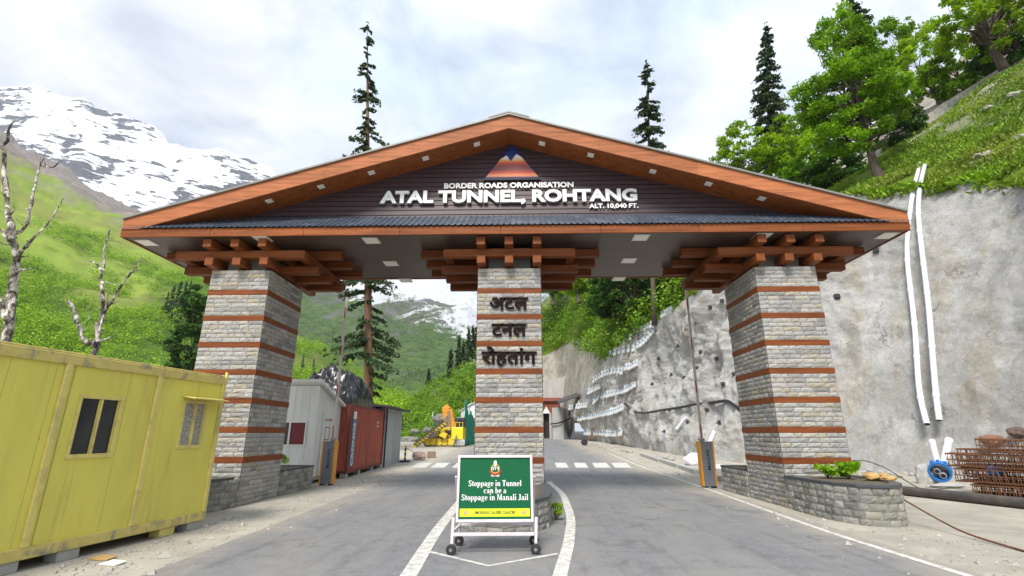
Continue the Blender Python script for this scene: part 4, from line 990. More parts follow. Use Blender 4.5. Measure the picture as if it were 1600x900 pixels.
m = MB(); cbar(m, -.02, .02, zt - .02, zt + .10, .0, .04); build('lifting_lug', m, YEL_FR, cab)
for w, inner in ((w1, GLASS), (w2, CURTAIN)):
    a, b, z0, z1 = w; m = MB(); fw = .03
    for A in ((a - .02, b + .02, z1 - fw, z1 + .02), (a - .02, b + .02, z0 - .03, z0 + fw)): cbar(m, *A, -.03, .018)
    for A in ((a - .02, a + fw), (b - fw, b + .02)): cbar(m, *A, z0 + fw, z1 - fw, -.03, .016)
    mid = (a + b) / 2; cbar(m, mid - .016, mid + .016, z0 + fw, z1 - fw, -.02, .02)
    wd_ = build('window', m, YEL_FR, cab, bevel=.005)
    for q0, q1, dn in ((a + fw, mid - .016, 0), (mid + .016, b - fw, -.012)):
        m = MB(); cbar(m, q0, q1, z0 + fw, z1 - fw, -.022 + dn, -.016 + dn); build('pane', m, inner, wd_)
        m = MB(); fr = .012
        for A in ((q0, q0 + fr, z0 + fw, z1 - fw), (q1 - fr, q1, z0 + fw, z1 - fw)): cbar(m, *A, -.0155 + dn, -.004 + dn)
        build('sash', m, YEL_FR, wd_)
m = MB(); a, b, z0, z1 = w2; m.obox(cq((a+b)/2 + .06, z1 + .06, .14), dirc * ((b-a)/2 + .14), nrc * .13 + np.array([0,0,-.02]), (0, 0, .008)); build('window_canopy', m, YEL_FR, cab)
for k, s in enumerate((-.18, -.75, -2.35, -3.1, -4.7, -6.2)):
    for n in (-.10, -WC + .12):
        m = MB(); m.obox(cq(s, .062, n), dirc * .15, nrc * .10, (0, 0, .064)); o = build('concrete_block', m, CONC if k != 1 else YEL_FR, bevel=.01)
        tag(o, ['grey block under the far corner of the yellow cabin', 'small yellow block under yellow cabin near its far end', 'concrete block under yellow cabin below its large window', 'concrete block under yellow cabin near the left edge of the photo', 'concrete block under the near half of the yellow cabin', 'concrete block under the near end of the yellow cabin'][k] if n > -1 else 'concrete block under the back edge of yellow cabin', 'block', 'blocks under the yellow cabin')
for px, py, lab, wv_, a_ in ((160, 874, 'thin brown board scrap lying beside yellow cabin', .16, .2), (176, 882, 'pale broken sheet scrap lying on dusty verge by yellow cabin', .14, .5)):
    q = G(px, py); m = MB(); m.prism([(q[0] - wv_, q[1] - .05, .006), (q[0] + wv_*.8, q[1] - .10, .006), (q[0] + wv_, q[1] + .05, .02), (q[0] - wv_*.5, q[1] + .08, .03)], (0, 0, .012)); tag(build('board_scrap', m, TANROCK if a_ < .3 else WHITE_P), lab, 'scrap')

# ================================================================== WHITE BOOTH
b0 = G(483, 757); b1 = np.array([-6.72, b0[1] + 2.3, 0]); b0 = np.array([-6.70, b0[1], 0]); bw = 3.3
bx0, bx1, by0, by1 = b0[0] - bw, b0[0], b0[1], b0[1] + 2.3
booth = thing('guard_booth', ((bx0+bx1)/2, (by0+by1)/2, 0), 'white panelled guard booth with pitched roof standing behind left gate pillar', 'booth')
zf, zh, zl = .22, 3.2, 2.55     # floor, front eave height, back eave height
m = MB(); m.prism([(bx1, by0, zf), (bx1, by1, zf), (bx1, by1, zl), (bx1, by0, zh)], (-bw, 0, 0)); build('wall', m, WHITE_P, booth)
m = MB(); n_ = np.array([0, zh - zl, by1 - by0]); m.prism([(bx1 + .18, by0 - .28, zh + .10), (bx1 + .18, by1 + .25, zl - .05), (bx1 + .18, by1 + .25, zl + .03), (bx1 + .18, by0 - .28, zh + .19)], (-bw - .36, 0, 0)); build('roof', m, WHITE_P, booth)
m = MB(); m.box(bx0, bx1, by0 + .05, by1 - .05, .10, zf - .002)
for x in (bx0 + .1, bx1 - .25):
    for y in (by0 + .1, by1 - .3): m.box(x, x + .15, y, y + .2, 0, .099)
build('skid', m, STEEL, booth)
m = MB()
for x in (bx1 - .06, bx1 - .001): pass
m.box(bx1 - .09, bx1 + .012, by0 - .012, by0 + .09, zf, zh - .02); build('corner_trim', m, WHITE_P, booth)
m = MB()
for x in np.arange(bx0 + .25, bx1 - .1, .25): m.box(x - .004, x + .004, by0 - .006, by0 - .0005, zf, zh - .03)
build('wall_seam', m, GALV, booth)
q0, q1 = on_plane(448, 658, (0, by0, 0), (0, 1., 0)), on_plane(476.5, 697, (0, by0, 0), (0, 1., 0)); wx1, wz1, wz0 = q1[0], q0[2], q1[2]; wx0 = wx1 - 1.15
m = MB(); fw = .05
for A in ((wx0, wx1, wz1 - fw, wz1), (wx0, wx1, wz0, wz0 + fw)): m.box(A[0], A[1], by0 - .04, by0 + .01, A[2], A[3])
for A in ((wx0, wx0 + fw), (wx1 - fw, wx1), ((wx0+wx1)/2 - .03, (wx0+wx1)/2 + .03)): m.box(A[0], A[1], by0 - .038, by0 + .009, wz0 + fw, wz1 - fw)
bwn = build('window', m, WHITE_P, booth)
build('pane', MB().box(wx0 + fw, (wx0+wx1)/2 - .03, by0 - .012, by0 - .004, wz0 + fw, wz1 - fw), GLASS, bwn); build('pane', MB().box((wx0+wx1)/2 + .03, wx1 - fw, by0 - .012, by0 - .004, wz0 + fw, wz1 - fw), RED_CURT, bwn)
dy0, dy1 = by0 + .55, by0 + 1.45
m = MB(); m.box(bx1 + .001, bx1 + .03, dy0, dy1, zf + .02, zf + 2.1); dr_ = build('door', m, WHITE_P, booth, bevel=.004)
m = MB()
for A in ((dy0 - .05, dy0 - .003), (dy1 + .003, dy1 + .05)): m.box(bx1 + .001, bx1 + .022, A[0], A[1], zf, zf + 2.15)
build('door_frame', m, GALV, booth)
m = MB()
for A in ((dy0 + .25, dy0 + .65, 1.38, 1.41), (dy0 + .25, dy0 + .65, 1.80, 1.83), (dy0 + .25, dy0 + .28, 1.41, 1.80), (dy0 + .62, dy0 + .65, 1.41, 1.80)): m.box(bx1 + .0305, bx1 + .038, *A)
build('vision_frame', m, M('brown_print', (.25,.12,.09)), dr_); build('handle', MB().box(bx1 + .031, bx1 + .07, dy1 - .12, dy1 - .08, 1.1, 1.24), STEEL, dr_)
lettering('ATC ROOM', dy0 + .15, dy1 - .12, 2.02, 2.12, 0, M('red_print', (.45,.10,.08)), dr_, .01, .004, origin=(bx1 + .031, 0, 0), U=(0,1,0), V=(0,0,1), N=(1,0,0)).name = 'lettering'

# ================================================================== RED CONTAINER AND WHAT IS ON IT
c0 = np.array([-6.28, 7.35]); c1 = np.array([-6.62, 13.35]); L6 = np.linalg.norm(c1 - c0); ud = np.array([*(c1 - c0) / L6, 0]); nd_ = np.array([ud[1], -ud[0], 0]); CZ0, CZ1 = .16, 2.70; CW = 2.44
def kq(s, z, n=0): return np.array([c0[0], c0[1], 0]) + ud * s + nd_ * n + np.array([0, 0, z])
cont = thing('shipping_container', tuple(kq(L6/2, 0, -CW/2)), 'rust red corrugated shipping container with blue lettered stripe beside left barrier', 'container')
def corr(m, f, length, z0, z1, pitch=.28, depth=.04):
    q, s, k = [], .05, 0
    while s < length - .05:
        for ds, d in ((0, 0), (.09, 0), (.14, -depth), (.23, -depth)): q += [f(min(s + ds, length - .05), z0, d), f(min(s + ds, length - .05), z1, d)]
        s += pitch
    q += [f(length - .05, z0, 0), f(length - .05, z1, 0)]; m.grid(q, len(q) // 2, 2)
m = MB(); corr(m, lambda s, z, d: kq(s, z, d - .01), L6, CZ0 + .1, CZ1 - .08); corr(m, lambda s, z, d: kq(s, z, -CW - d + .01), L6, CZ0 + .1, CZ1 - .08)
corr(m, lambda s, z, d: kq(-d + .01, z, -s), CW, CZ0 + .1, CZ1 - .08); corr(m, lambda s, z, d: kq(L6 + d - .01, z, -s), CW, CZ0 + .1, CZ1 - .08)
m.obox(kq(L6/2, CZ1 - .05, -CW/2), ud * (L6/2 - .04), nd_ * (CW/2 - .04), (0, 0, .02)); build('corrugated_wall', m, RUSTRED, cont)
m = MB()
for n in (-.045, -CW + .045):
    m.obox(kq(L6/2, CZ0 + .06, n), ud * L6/2, nd_ * .045, (0, 0, .06)); m.obox(kq(L6/2, CZ1 - .04, n), ud * L6/2, nd_ * .045, (0, 0, .04))
    for s in (.06, L6 - .06): m.obox(kq(s, (CZ0 + CZ1)/2, n + (.003 if n > -1 else -.003)), ud * .063, nd_ * .05, (0, 0, (CZ1 - CZ0)/2 - .001))
for s in (.05, L6 - .05):
    for z in (CZ0 + .06, CZ1 - .04): m.obox(kq(s, z, -CW/2), ud * .045, nd_ * (CW/2 - .1), (0, 0, .05 if z < 1 else .036))
build('frame', m, M('dark_container_red', (.17,.04,.03), .7, .3, 4), cont)
for s in (.12, 1.9, L6 - 1.9, L6 - .12):
    for n in (-.12, -CW + .12): build('support_block', MB().obox(kq(s, .08, n), ud * .14, nd_ * .11, (0, 0, .079)), CONC, cont)
m = MB(); s0 = .28; m.obox(kq(s0 + .26, 1.42, .004), ud * .23, nd_ * .004, (0, 0, 1.02)); st_ = build('stripe', m, M('stripe_blue', (.03,.24,.40), .5, .15, 3), cont)
m = MB(); m.obox(kq(s0 + .26, 2.30, .009), ud * .21, nd_ * .002, (0, 0, .14)); build('white_panel', m, LETTER_W, st_)
lettering('CRONOS', .0, 1.58, -.15, .15, 0, LETTER_W, st_, .01, .006, origin=kq(s0 + .25, .42, .009), U=(0,0,1), V=-ud, N=nd_)
for s, a, b, z0, z1 in (('22 G1', 4.35, 4.75, 2.05, 2.16), ('IN 30', 4.35, 4.75, 1.88, 1.98)): lettering(s, a, b, z0, z1, 0, LETTER_W, cont, .0, .006, origin=kq(0, 0, .004), U=ud, V=(0,0,1), N=nd_)
lettering('68775', -1.75, -.45, 2.36, 2.52, 0, LETTER_W, cont, .0, .006, origin=kq(-.025, 0, 0), U=nd_, V=(0,0,1), N=-ud)
# tarpaulin bundle
def tarp(name, s0, s1, n0, n1, z0, zt_, mat, label, seed):
    m = MB(); nu, nv = 110, 70; q = []; P3 = []
    for i in range(nu):
        for j in range(nv):
            u, v = i / (nu-1), j / (nv-1); a = (u - .5) * 2; b = (v - .5) * 2
            k = max(0, 1 - abs(a) ** 5) ** .5 * max(0, 1 - abs(b) ** 3.2) ** .5; P3.append((u, v, k))
    A = np.array(P3); n = fbm(np.stack([A[:, 0] * 11, A[:, 1] * 3.2, A[:, 0] * 0 + seed], 1), 5, seed, .6, True) - .6
    n2_ = fbm(np.stack([A[:, 0] * 3, A[:, 1] * 3, A[:, 0] * 0 + seed * 2], 1), 3, seed + 3)
    for (u, v, k), h, h2 in zip(P3, n, n2_): q.append(kq(s0 + (s1 - s0) * u, z0 + (zt_ - z0) * max(0, k * (.86 + .22 * h2) + .30 * h * k), n0 + (n1 - n0) * v))
    m.grid(q, nu, nv); m.grid([kq(s0, z0, n0), kq(s0, z0, n1), kq(s1, z0, n0), kq(s1, z0, n1)], 2, 2)
    return tag(build(name, m, mat, smooth=True), label, 'tarpaulin')
tarp('tarpaulin_bundle', .1, 4.3, -2.4, -.06, CZ1 + .005, 3.95, BLACK, 'crumpled black tarpaulin covering a heap on top of red container', 5)
tarp('tarpaulin_bundle', 4.32, 5.3, -2.2, -.35, CZ1 + .005, 3.45, M('grey_plastic', (.13,.135,.15), .3, .4, 5), 'smaller grey plastic wrapped heap at far end of red container roof', 9)
# grey sheet shed behind the container
s0, s1 = L6 + .08, L6 + 4.1; shed = thing('sheet_shed', tuple(kq((s0+s1)/2, 0, -1.2)), 'grey corrugated metal shed with dark roof beyond the red container', 'shed')
m = MB(); zt2 = 2.85
corr(m, lambda s, z, d: kq(s0 + s, z, d + .12), s1 - s0, 0, zt2, .16, .02); corr(m, lambda s, z, d: kq(s0 - d, z, .1 - s), 2.4, 0, zt2, .16, .02); corr(m, lambda s, z, d: kq(s1 + d, z, .1 - s), 2.4, 0, zt2, .16, .02); corr(m, lambda s, z, d: kq(s0 + s, z, -2.3 - d), s1 - s0, 0, zt2, .16, .02)
build('wall', m, GALV, shed); m = MB(); m.obox(kq((s0+s1)/2 - .6, zt2 + .12, -1.0), ud * ((s1-s0)/2 + .9), nd_ * 1.5 + np.array([0,0,-.12]), (0, 0, .05)); build('roof', m, M('dark_roof_sheet', (.03,.03,.032), .6, .3, 3), shed)

# ================================================================== BARRIERS
def barrier(name, px, py, label, blen):
    g = G(px, py); t = thing(name, tuple(g), label, 'barrier', 'boom barriers either side of the road'); x, y = g[0], g[1]; w, dp, h = .225, .13, 1.36
    build('cabinet', MB().box(x - w + .05, x + w - .05, y - dp + .01, y + dp, .05, h), BGREY, t, bevel=.01)
    for s in (-1, 1): build('side_panel', MB().box(min(x + s*(w-.049), x + s*w), max(x + s*(w-.049), x + s*w), y - dp, y + dp + .01, .05, h + .01), ORANGE, t, bevel=.006)
    for s in (-1, 1): build('foot', MB().box(x + s*.14 - .05, x + s*.14 + .05, y - dp + .02, y + dp - .02, 0, .049), BLACK, t)
    m = MB(); rg = random.Random(2)
    lettering('MAGAR', .0, .62, -.05, .05, 0, KBLK, t, .01, .004, origin=(x + .02, y - dp + .009, .52), U=(0,0,1), V=(-1,0,0), N=(0,-1,0))
    bx = x - .08 if px > 800 else x + .07
    bm_ = build('boom', MB().bar((bx, y, h - .1), (bx, y, h + blen), .075, .07, (0,1,0)), BOOM, t, bevel=.012)
    for k in range(4):
        z = h + .3 + k * (blen - .6) / 3.2; build('reflector', MB().box(bx - .03, bx + .004, y - .043, y - .0355, z - .19, z + .19), REDP, bm_)
    build('boom_clamp', MB().box(bx - .07, bx + .07, y - .08, y + .08, h + .011, h + .1), STEEL, t, bevel=.01)
    return t
barrier('boom_barrier', 1108.5, 762, 'raised boom barrier with grey and orange cabinet before the rough rock wall', 5.1)
barrier('boom_barrier', 510, 758, 'raised boom barrier with grey and orange cabinet beside white booth', 4.95)

# ================================================================== RIGHT-HAND SIDE: pipes, cages, hoses, pads on the wall
def wallpt(px, py, off=0., d_=None):
    h, n = cast(px, py, WBVH)
    if h is None: h, n = cast(px, py, RBVH); off *= .5
    if h is None: return None, None
    return np.array(h) + np.array(n) * off, np.array(n)
def smooth_path(pts, k=4):
    pts = np.array(pts); t = np.arange(len(pts)); T = np.linspace(0, len(pts) - 1, (len(pts) - 1) * k + 1)
    o = np.stack([np.interp(T, t, pts[:, i]) for i in range(3)], 1)
    for _ in range(k): o[1:-1] = (o[:-2] + 2 * o[1:-1] + o[2:]) / 4
    return o
def wall_pipe(name, px, r, off, mat, label, cat, joints=True, n=12):
    pts = [wallpt(x, y, off)[0] for x, y in px]; pts = [q for q in pts if q is not None]; p = smooth_path(pts, 4); m = MB(); m.tube(p, r, n, cap=False); c = p[-1]
    # a black disc at the mouth puts the bore's shade into colour
    o = build(name, m, mat, smooth=True, org=tuple(p[0])); tag(o, label, cat)
    if joints:
        L = np.linalg.norm(p[-1] - p[0])
        for f in np.linspace(.12, .88, max(2, int(L / 2.2))):
            i = int(f * (len(p) - 1)); i = min(i, len(p) - 2); d = (p[i+1] - p[i]) / np.linalg.norm(p[i+1] - p[i]); build('coupling', MB().tube([p[i] - d * .1, p[i] + d * .1], r * 1.14, n), mat, o)
        d = (p[-1] - p[-2]) / np.linalg.norm(p[-1] - p[-2]); build('painted_bore', MB().tube([p[-1] - d * .02, p[-1] + d * .005], r * .9, n), BLACK, o)
    return o
wall_pipe('drain_pipe', [(1441,259), (1433,300), (1425.5,352), (1426,405), (1438,514), (1450.5,620), (1459,670)], .108, .42, PVC, 'left white plastic pipe running down the shotcrete wall', 'pipe')
wall_pipe('drain_pipe', [(1448,261), (1440,297), (1439.5,341), (1452.5,396), (1463,485), (1474,620), (1478,664)], .108, .42, PVC, 'right white plastic pipe running down the wall with a bend near its top', 'pipe')
def free_pipe(name, a, b, r, mat, label, cat='pipe'):
    m = MB(); m.tube([a, b], r, 14); o = tag(build(name, m, mat, smooth=False, org=tuple(b)), label, cat); d = (np.array(b) - a) / np.linalg.norm(np.array(b) - a)
    build('coupling', MB().tube([np.array(a) - d * .002, np.array(a) + d * .16], r * 1.12, 14), mat, o); return o
g0 = G(1469, 757); dz_ = g0[1] - CAM[1]
rc = P(1469, 736, dz_)
free_pipe('pipe_offcut', P(1456, 688, dz_ + .35), P(1466, 727, dz_), .085, PVC, 'thin white pipe offcut leaning into blue ring from the left')
free_pipe('pipe_offcut', P(1483, 687, dz_ + .35), P(1474, 729, dz_), .11, PVC, 'thicker white pipe offcut leaning into blue ring from the right')
t = thing('flanged_ring', tuple(g0), 'blue painted steel ring holding white pipes at foot of wall', 'ring'); ax = np.array(ray(1469, 736)); ax /= np.linalg.norm(ax); ax = ax + np.array([.15, 0, .28]); ax /= np.linalg.norm(ax)
m = MB(); ro, ri, hh = .31, .25, .17; k = 32; uu = np.cross(ax, (0, 0, 1.)); uu /= np.linalg.norm(uu); vv = np.cross(uu, ax); q = []
for r_, h_ in ((ri, -hh), (ro, -hh), (ro, hh), (ri, hh), (ri, -hh)):
    for j in range(k + 1): q.append(rc + (uu * math.cos(j*2*math.pi/k) + vv * math.sin(j*2*math.pi/k)) * r_ + ax * h_)
m.grid(q, 5, k + 1); build('ring', m, BLUEP, t)
m = MB()
for j in range(3):
    a = math.pi/2 + (j - 1) * .6; c = rc + (uu * math.cos(a) + vv * math.sin(a)) * ro; m.obox(c + ax * .05, uu * .04, ax * .08, vv * .05)
build('lug', m, BLUEP, t); build('back_plate', MB().tube([rc + ax * .15, rc + ax * .18], ri + .003, 32), STEEL, t)
for du, dv, rr in ((-.07, .02, .08), (.06, -.12, .09)):
    c = rc + uu * du + vv * dv; o = build('pipe_stub', MB().tube([c + ax * .1, c - ax * .12], rr, 14), PVC, t); 
    build('painted_bore', MB().tube([c - ax * .1205, c - ax * .123], rr * .85, 14), BLACK, o)  # black disc paints the shaded hollow of the stub
rock('rock', tuple(P(1446, 745, dz_ + .3)), (.32, .2, .42), 'pale broken concrete slab leaning beside the blue ring', CONC, 12)
rock('rock', tuple(G(1480, 762) + np.array([0, 0, .04])), (.6, .25, .09), 'flat pale concrete slab lying under blue ring', CONC, 13)
# rusty reinforcement cages, stacked
def cage(c, d, L, w, h, label, seed, npr=84):
    d = np.asarray(d, float); d /= np.linalg.norm(d); s = np.array([d[1], -d[0], 0]); z = np.array([0, 0, 1.]); t = thing('reinforcement_cage', tuple(c), label, 'cage', 'stacked reinforcement cages'); c = np.asarray(c, float); rg = random.Random(seed)
    m = MB()
    for a in (-1, 1):
        for hz in (.03, h - .03): m.tube([c - s * a * (w/2 - .02) + z * hz, c - s * a * (w/2 - .02) + z * hz + d * L], .016, 6)
    [m.tube([c + s * w * f_ + z * hz, c + s * w * f_ + z * hz + d * L], .014, 5) for f_ in (-.25, 0, .25) for hz in (.03, h - .03)]; [m.tube([c - s * a * (w/2 - .02) + z * h * .5, c - s * a * (w/2 - .02) + z * h * .5 + d * L], .014, 5) for a in (-1, 1)]; m.tube([c + z * (h - .03), c + z * (h - .03) + d * L], .014, 6); build('main_bars', m, RUST, t)
    m = MB()
    for k in range(npr):
        o = c + d * (L * (k + .3 + rg.uniform(-.12, .12)) / npr); tl = d * rg.uniform(-.06, .06)
        lp_ = [o - s*w/2 + z*.015, o + s*w/2 + z*.015, o + s*w/2 + z*(h - .015) + tl, o - s*w/2 + z*(h - .015) + tl]
        for a, b in zip(lp_, lp_[1:] + lp_[:1]): m.tube([a, b], .011, 4)
    build('stirrups', m, RUST, t)
cg = G(1516, 779); cd_ = G(1640, 789) - cg; cd_[2] = 0; cd_ /= np.linalg.norm(cd_); sd_ = np.array([-cd_[1], cd_[0], 0])
bk = cg + sd_ * .6
for k, (ds, z, ww, hh_) in enumerate(((.0, .02, .75, .33), (-.28, .37, .75, .36), (-.38, .75, .75, .36), (.32, 1.13, .75, .36))):
    cage(bk + cd_ * ds + np.array([0, 0, z]), cd_ + np.array([0, 0, -.01 * k]), 4.6, ww, hh_, ['lowest rusty reinforcement cage of the stack lying on the ground', 'second rusty reinforcement cage from the ground in the stack', 'third rusty reinforcement cage from the ground in the stack', 'topmost rusty reinforcement cage of the stack by the wall'][k], k)
for k in range(3): cage(bk + sd_ * .85 + cd_ * (-.15 - .1 * k) + np.array([0, 0, .04 + .40 * k]), cd_, 4.6, .75, .37, ['rusty reinforcement cage on the ground in the row behind the stack', 'middle rusty reinforcement cage in the row behind the stack', 'upper rusty reinforcement cage in the row behind the stack'][k], 10 + k)
for ds, z, col, lab in ((.5, 1.0, BLUEP, 'blue scrap of cloth caught among rusty cages'), (1.5, .95, YEL_S, 'yellow scrap of cloth caught among rusty cages')):
    rock('cloth_scrap', tuple(bk + cd_ * ds + sd_ * -.1 + np.array([0, 0, z - .32])), (.2, .12, .13), lab, col, 3, 'cloth')
# dark iron pipe on the ground
a, b = G(1395, 772), G(1640, 800); m = MB(); m.tube([a + (0, 0, .12), a + (b - a) * .5 + (0, 0, .12), b + (0, 0, .12)], .12, 16); o = tag(build('iron_pipe', m, IRON, smooth=False), 'long dark iron pipe lying on the ground before the rusty cages', 'pipe')
# rusty rod and thin cable
a = P(1384, 764, 10.7); b = G(1620, 868); m = MB(); p = smooth_path([a, a + (b - a) * .3 + (0, 0, -.10), a + (b - a) * .6 + (0, 0, -.17), b + (0, 0, .012)], 6); m.tube(p, .016, 6); tag(build('rusty_rod', m, RUST, smooth=True), 'thin rusty rod slanting from curved planter down to the ground', 'rod')
pts = [P(1333, 720, 12.5), P(1352, 719, 14), P(1385, 731, 15), P(1410, 748, 15.5), P(1440, 766, 15.5), P(1475, 764, 15.8), G(1500, 758)]; m = MB(); m.tube(smooth_path(pts, 6), .014, 6); tag(build('cable', m, BLACK, smooth=True), 'thin dark cable looping from right pillar to the wall foot', 'cable')
# rubble at the foot of the near wall
rg = random.Random(8)
RUB = ['small grey rubble stone at foot of smooth wall behind curved planter']
proto = None
for k in range(46):
    px, py = rg.uniform(1335, 1445), rg.uniform(729, 747); q = G(px, py); s = rg.uniform(.06, .2)
    if proto is None: proto = rock('rubble_stone', tuple(q), (1, .8, .6), RUB[0], ROCK, 4, 'stone', 'rubble at foot of wall'); o = proto
    else: o = copy_tree(proto)
    o.location = tuple(q + np.array([0, 0, s * .2])); o.scale = (s, s, s); o.rotation_euler = (rg.uniform(-.4, .4), rg.uniform(-.4, .4), rg.uniform(0, 6))
rock('rock', tuple(wallpt(1556, 690, .1)[0]), (.42, .28, .2), 'rusty brown rock lump sticking out of wall above the cages', M('rusty_rock', (.24,.12,.08), .9, .3, 4, bmp=.5, bscale=9), 17)
rock('rock', tuple(wallpt(1594, 678, .1)[0]), (.3, .25, .18), 'dark brown rock lump in wall at right edge of photo', M('dark_rock', (.14,.09,.075), .9, .3, 4, bmp=.5, bscale=9), 18)
# small black boxes and bolts on the wall
for px, py, lab in ((1307, 464, 'small black box on wall right of right pillar'), (1369, 392, 'small black box on wall below right end of gate roof')):
    q, n = wallpt(px, py, .05); m = MB(); u = np.cross(n, (0, 0, 1.)); u /= np.linalg.norm(u); m.obox(q, u * .14, np.cross(u, n) * .12, n * .12); tag(build('wall_box', m, BLACK, bevel=.01), lab, 'box')
proto = None
for px, py in ((1085,505), (1095,550), (1070,590), (1120,560), (1142,520), (1050,585), (1030,560), (1060,540), (1130,600), (1105,640), (1047,640), (1075,660), (1125,660), (1020,600), (1110,480), (1128,470), (1039,674), (1097,690), (1090,575), (1148,585)):
    q, n = wallpt(px, py, .0)
    if q is None: continue
    if proto is None:
        m = MB(); m.tube([(0,0,-.05), (0,0,.28)], .045, 8); m.obox((0,0,.06), (.13,0,0), (0,.13,0), (0,0,.015)); proto = build('rock_bolt', m, IRON, org=(0,0,0)); tag(proto, 'dark steel rock bolt sticking out of the rough grey wall', 'bolt', 'rock bolts in the rough wall'); o = proto
    else: o = copy_tree(proto)
    o.location = tuple(q); o.rotation_euler = Vector(n + np.array([0, 0, -.3])).to_track_quat('Z', 'Y').to_euler()
wall_pipe('hose', [(978,630), (985,636), (995,644), (1010,645), (1038,640), (1069,636), (1090,631), (1115,627.5), (1139,628), (1150,632), (1159,638), (1172,645)], .10, .22, BLACK, 'thick dark hose strung across the middle of the rough wall', 'hose', False, 8)
wall_pipe('hose', [(953,690), (965,696), (975,695), (988,697), (999,701), (1003,707)], .055, .12, BLACK, 'thin dark hose along the foot of the far wall', 'hose', False, 6)
free_pipe('pipe_offcut', wallpt(1061, 672, .25)[0], wallpt(1075, 655, .25)[0], .11, PVC, 'short white pipe stuck slanting in rough wall')
free_pipe('pipe_offcut', wallpt(1112, 690, .25)[0], wallpt(1118, 678, .25)[0], .11, PVC, 'short white pipe near wall foot behind right barrier')
# anchor pads in rows
rows = [([(896,674), (962,678)], 18, 0), ([(971,674.5)], 1, 0), ([(905,654), (930,650), (950,645), (966,641), (974,637)], 22, 1), ([(891,637.5), (917,633)], 8, 2), ([(929,628), (938,619), (949,617), (957,615), (966,613), (975,610), (983,607), (993,601)], 18, 2),
        ([(921,612), (938,604)], 6, 3), ([(929,594), (943,585), (949,583), (956,580.5), (965,579.5), (972.5,580.5)], 10, 4), ([(980,574), (988,573), (996,568)], 5, 4), ([(949,557), (955,553), (963,551), (973,548), (982,545.5), (991,545)], 7, 5), ([(998,540), (1006,535), (1011,530), (1018,522), (1023,516)], 7, 5),
        ([(965,531), (983,526), (987,527)], 4, 6), ([(993,518), (1000,516), (1008,514), (1013,511), (1019,508)], 6, 6), ([(995,509), (1000,505), (1006,501)], 3, 7), ([(1036,493), (1041,490), (1046,488), (1050,486)], 4, 7)]
def pad_mesh():
    m = MB(); m.obox((0, 0, .09), (.14, 0, 0), (0, .38, 0), (0, 0, .10)); return m
padp = None; RN = ['bottom', 'second', 'third', 'fourth', 'fifth', 'sixth', 'seventh', 'topmost']
rgn = random.Random(5)
for line, n, ri_ in rows:
    L = np.array(line, float); s = np.concatenate([[0], np.cumsum(np.linalg.norm(np.diff(L, axis=0), axis=1))]) if len(L) > 1 else np.array([0.])
    for k in range(n):
        x, y = (np.interp(s[-1] * k / max(1, n - 1), s, L[:, 0]), np.interp(s[-1] * k / max(1, n - 1), s, L[:, 1])) if len(L) > 1 else L[0]
        q, nn = wallpt(x, y, .02)
        if q is None: continue
        lab = f'whitewashed concrete anchor pad in the {RN[ri_]} row on the far end of wall' if n > 1 else 'larger whitewashed pad at the near end of the bottom row on wall'
        if padp is None:
            padp = build('anchor_pad', pad_mesh(), PAD, org=(0, 0, 0), bevel=.02); ORG[padp.name] = np.zeros(3)
            build('anchor_head', MB().tube([(0, .05, .18), (0, .05, .26)], .06, 8), BLUEHEAD, padp); o = padp
        else: o = copy_tree(padp)
        tag(o, lab, 'anchor pad', 'anchor pads in rows on the wall')
        nz = Vector((nn[0], nn[1], max(.05, min(.45, nn[2])))).normalized() if False else Vector((-.86, -.38, .34)).normalized()
        yv = (Vector((0, 0, 1)) - nz * nz.z).normalized(); yv = (yv + Vector((-.05, .22, 0))).normalized(); xv = yv.cross(nz).normalized(); yv = nz.cross(xv)
        o.rotation_euler = Matrix((xv, yv, nz)).transposed().to_euler(); o.rotation_euler.z += rgn.uniform(-.08, .08); o.location = tuple(q); f_s = 1.9 if n == 1 else rgn.uniform(.88, 1.15); o.scale = (f_s, f_s if n > 1 else 1.3, 1)
# kerb stones and rubbish in front of the wall
KB = [((1003,712), (1032,722)), ((1034,722), (1062,731)), ((1064,732), (1090,741)), ((1098,741), (1122,752)), ((1104,738), (1150,741))]
for k, (p0, p1) in enumerate(KB):
    a, b = G(*p0), G(*p1); m = MB(); m.bar(a + (0, 0, .09), b + (0, 0, .09), .25, .18); o = build('kerb_stone', m, CONC, bevel=.02); tag(o, ['first low concrete kerb block along foot of far wall', 'middle low concrete kerb block along foot of rough wall', 'last concrete kerb block before the white rubbish bag', 'pale concrete kerb block beside right barrier cabinet', 'concrete slab edge behind right barrier cabinet'][k], 'kerb', 'kerb blocks along the wall')
tarp_m = M('white_plastic', (.68,.68,.72), .35, .12, 5)
q = G(1086, 727); o = rock('rubbish_bag', tuple(q + np.array([0, 0, .2])), (.55, .35, .38), 'crumpled white plastic rubbish bag lying at wall foot behind right barrier', tarp_m, 31, 'bag')
q = G(1128, 738); rock('rubbish_bag', tuple(q + np.array([0, 0, .1])), (.5, .3, .2), 'flattened white plastic sheet on ground between barrier and planter', tarp_m, 33, 'bag')
rgk = random.Random(12); proto = None
for k in range(26):
    px, py = rgk.uniform(905, 1150), 0; py = np.interp(px, [900, 1000, 1090, 1150], [690, 708, 724, 731]) + rgk.uniform(-1, 3); q = G(px, py); s = rgk.uniform(.08, .26)
    if proto is None: proto = rock('fallen_stone', tuple(q), (1, .85, .65), 'grey stone fallen at foot of rough wall beyond the gate', ROCK, 8, 'stone', 'stones fallen below the rough wall'); o = proto
    else: o = copy_tree(proto)
    o.location = tuple(q + np.array([0, 0, s * .25])); o.scale = (s, s, s); o.rotation_euler = (rgk.uniform(-.4, .4), rgk.uniform(-.4, .4), rgk.uniform(0, 6))
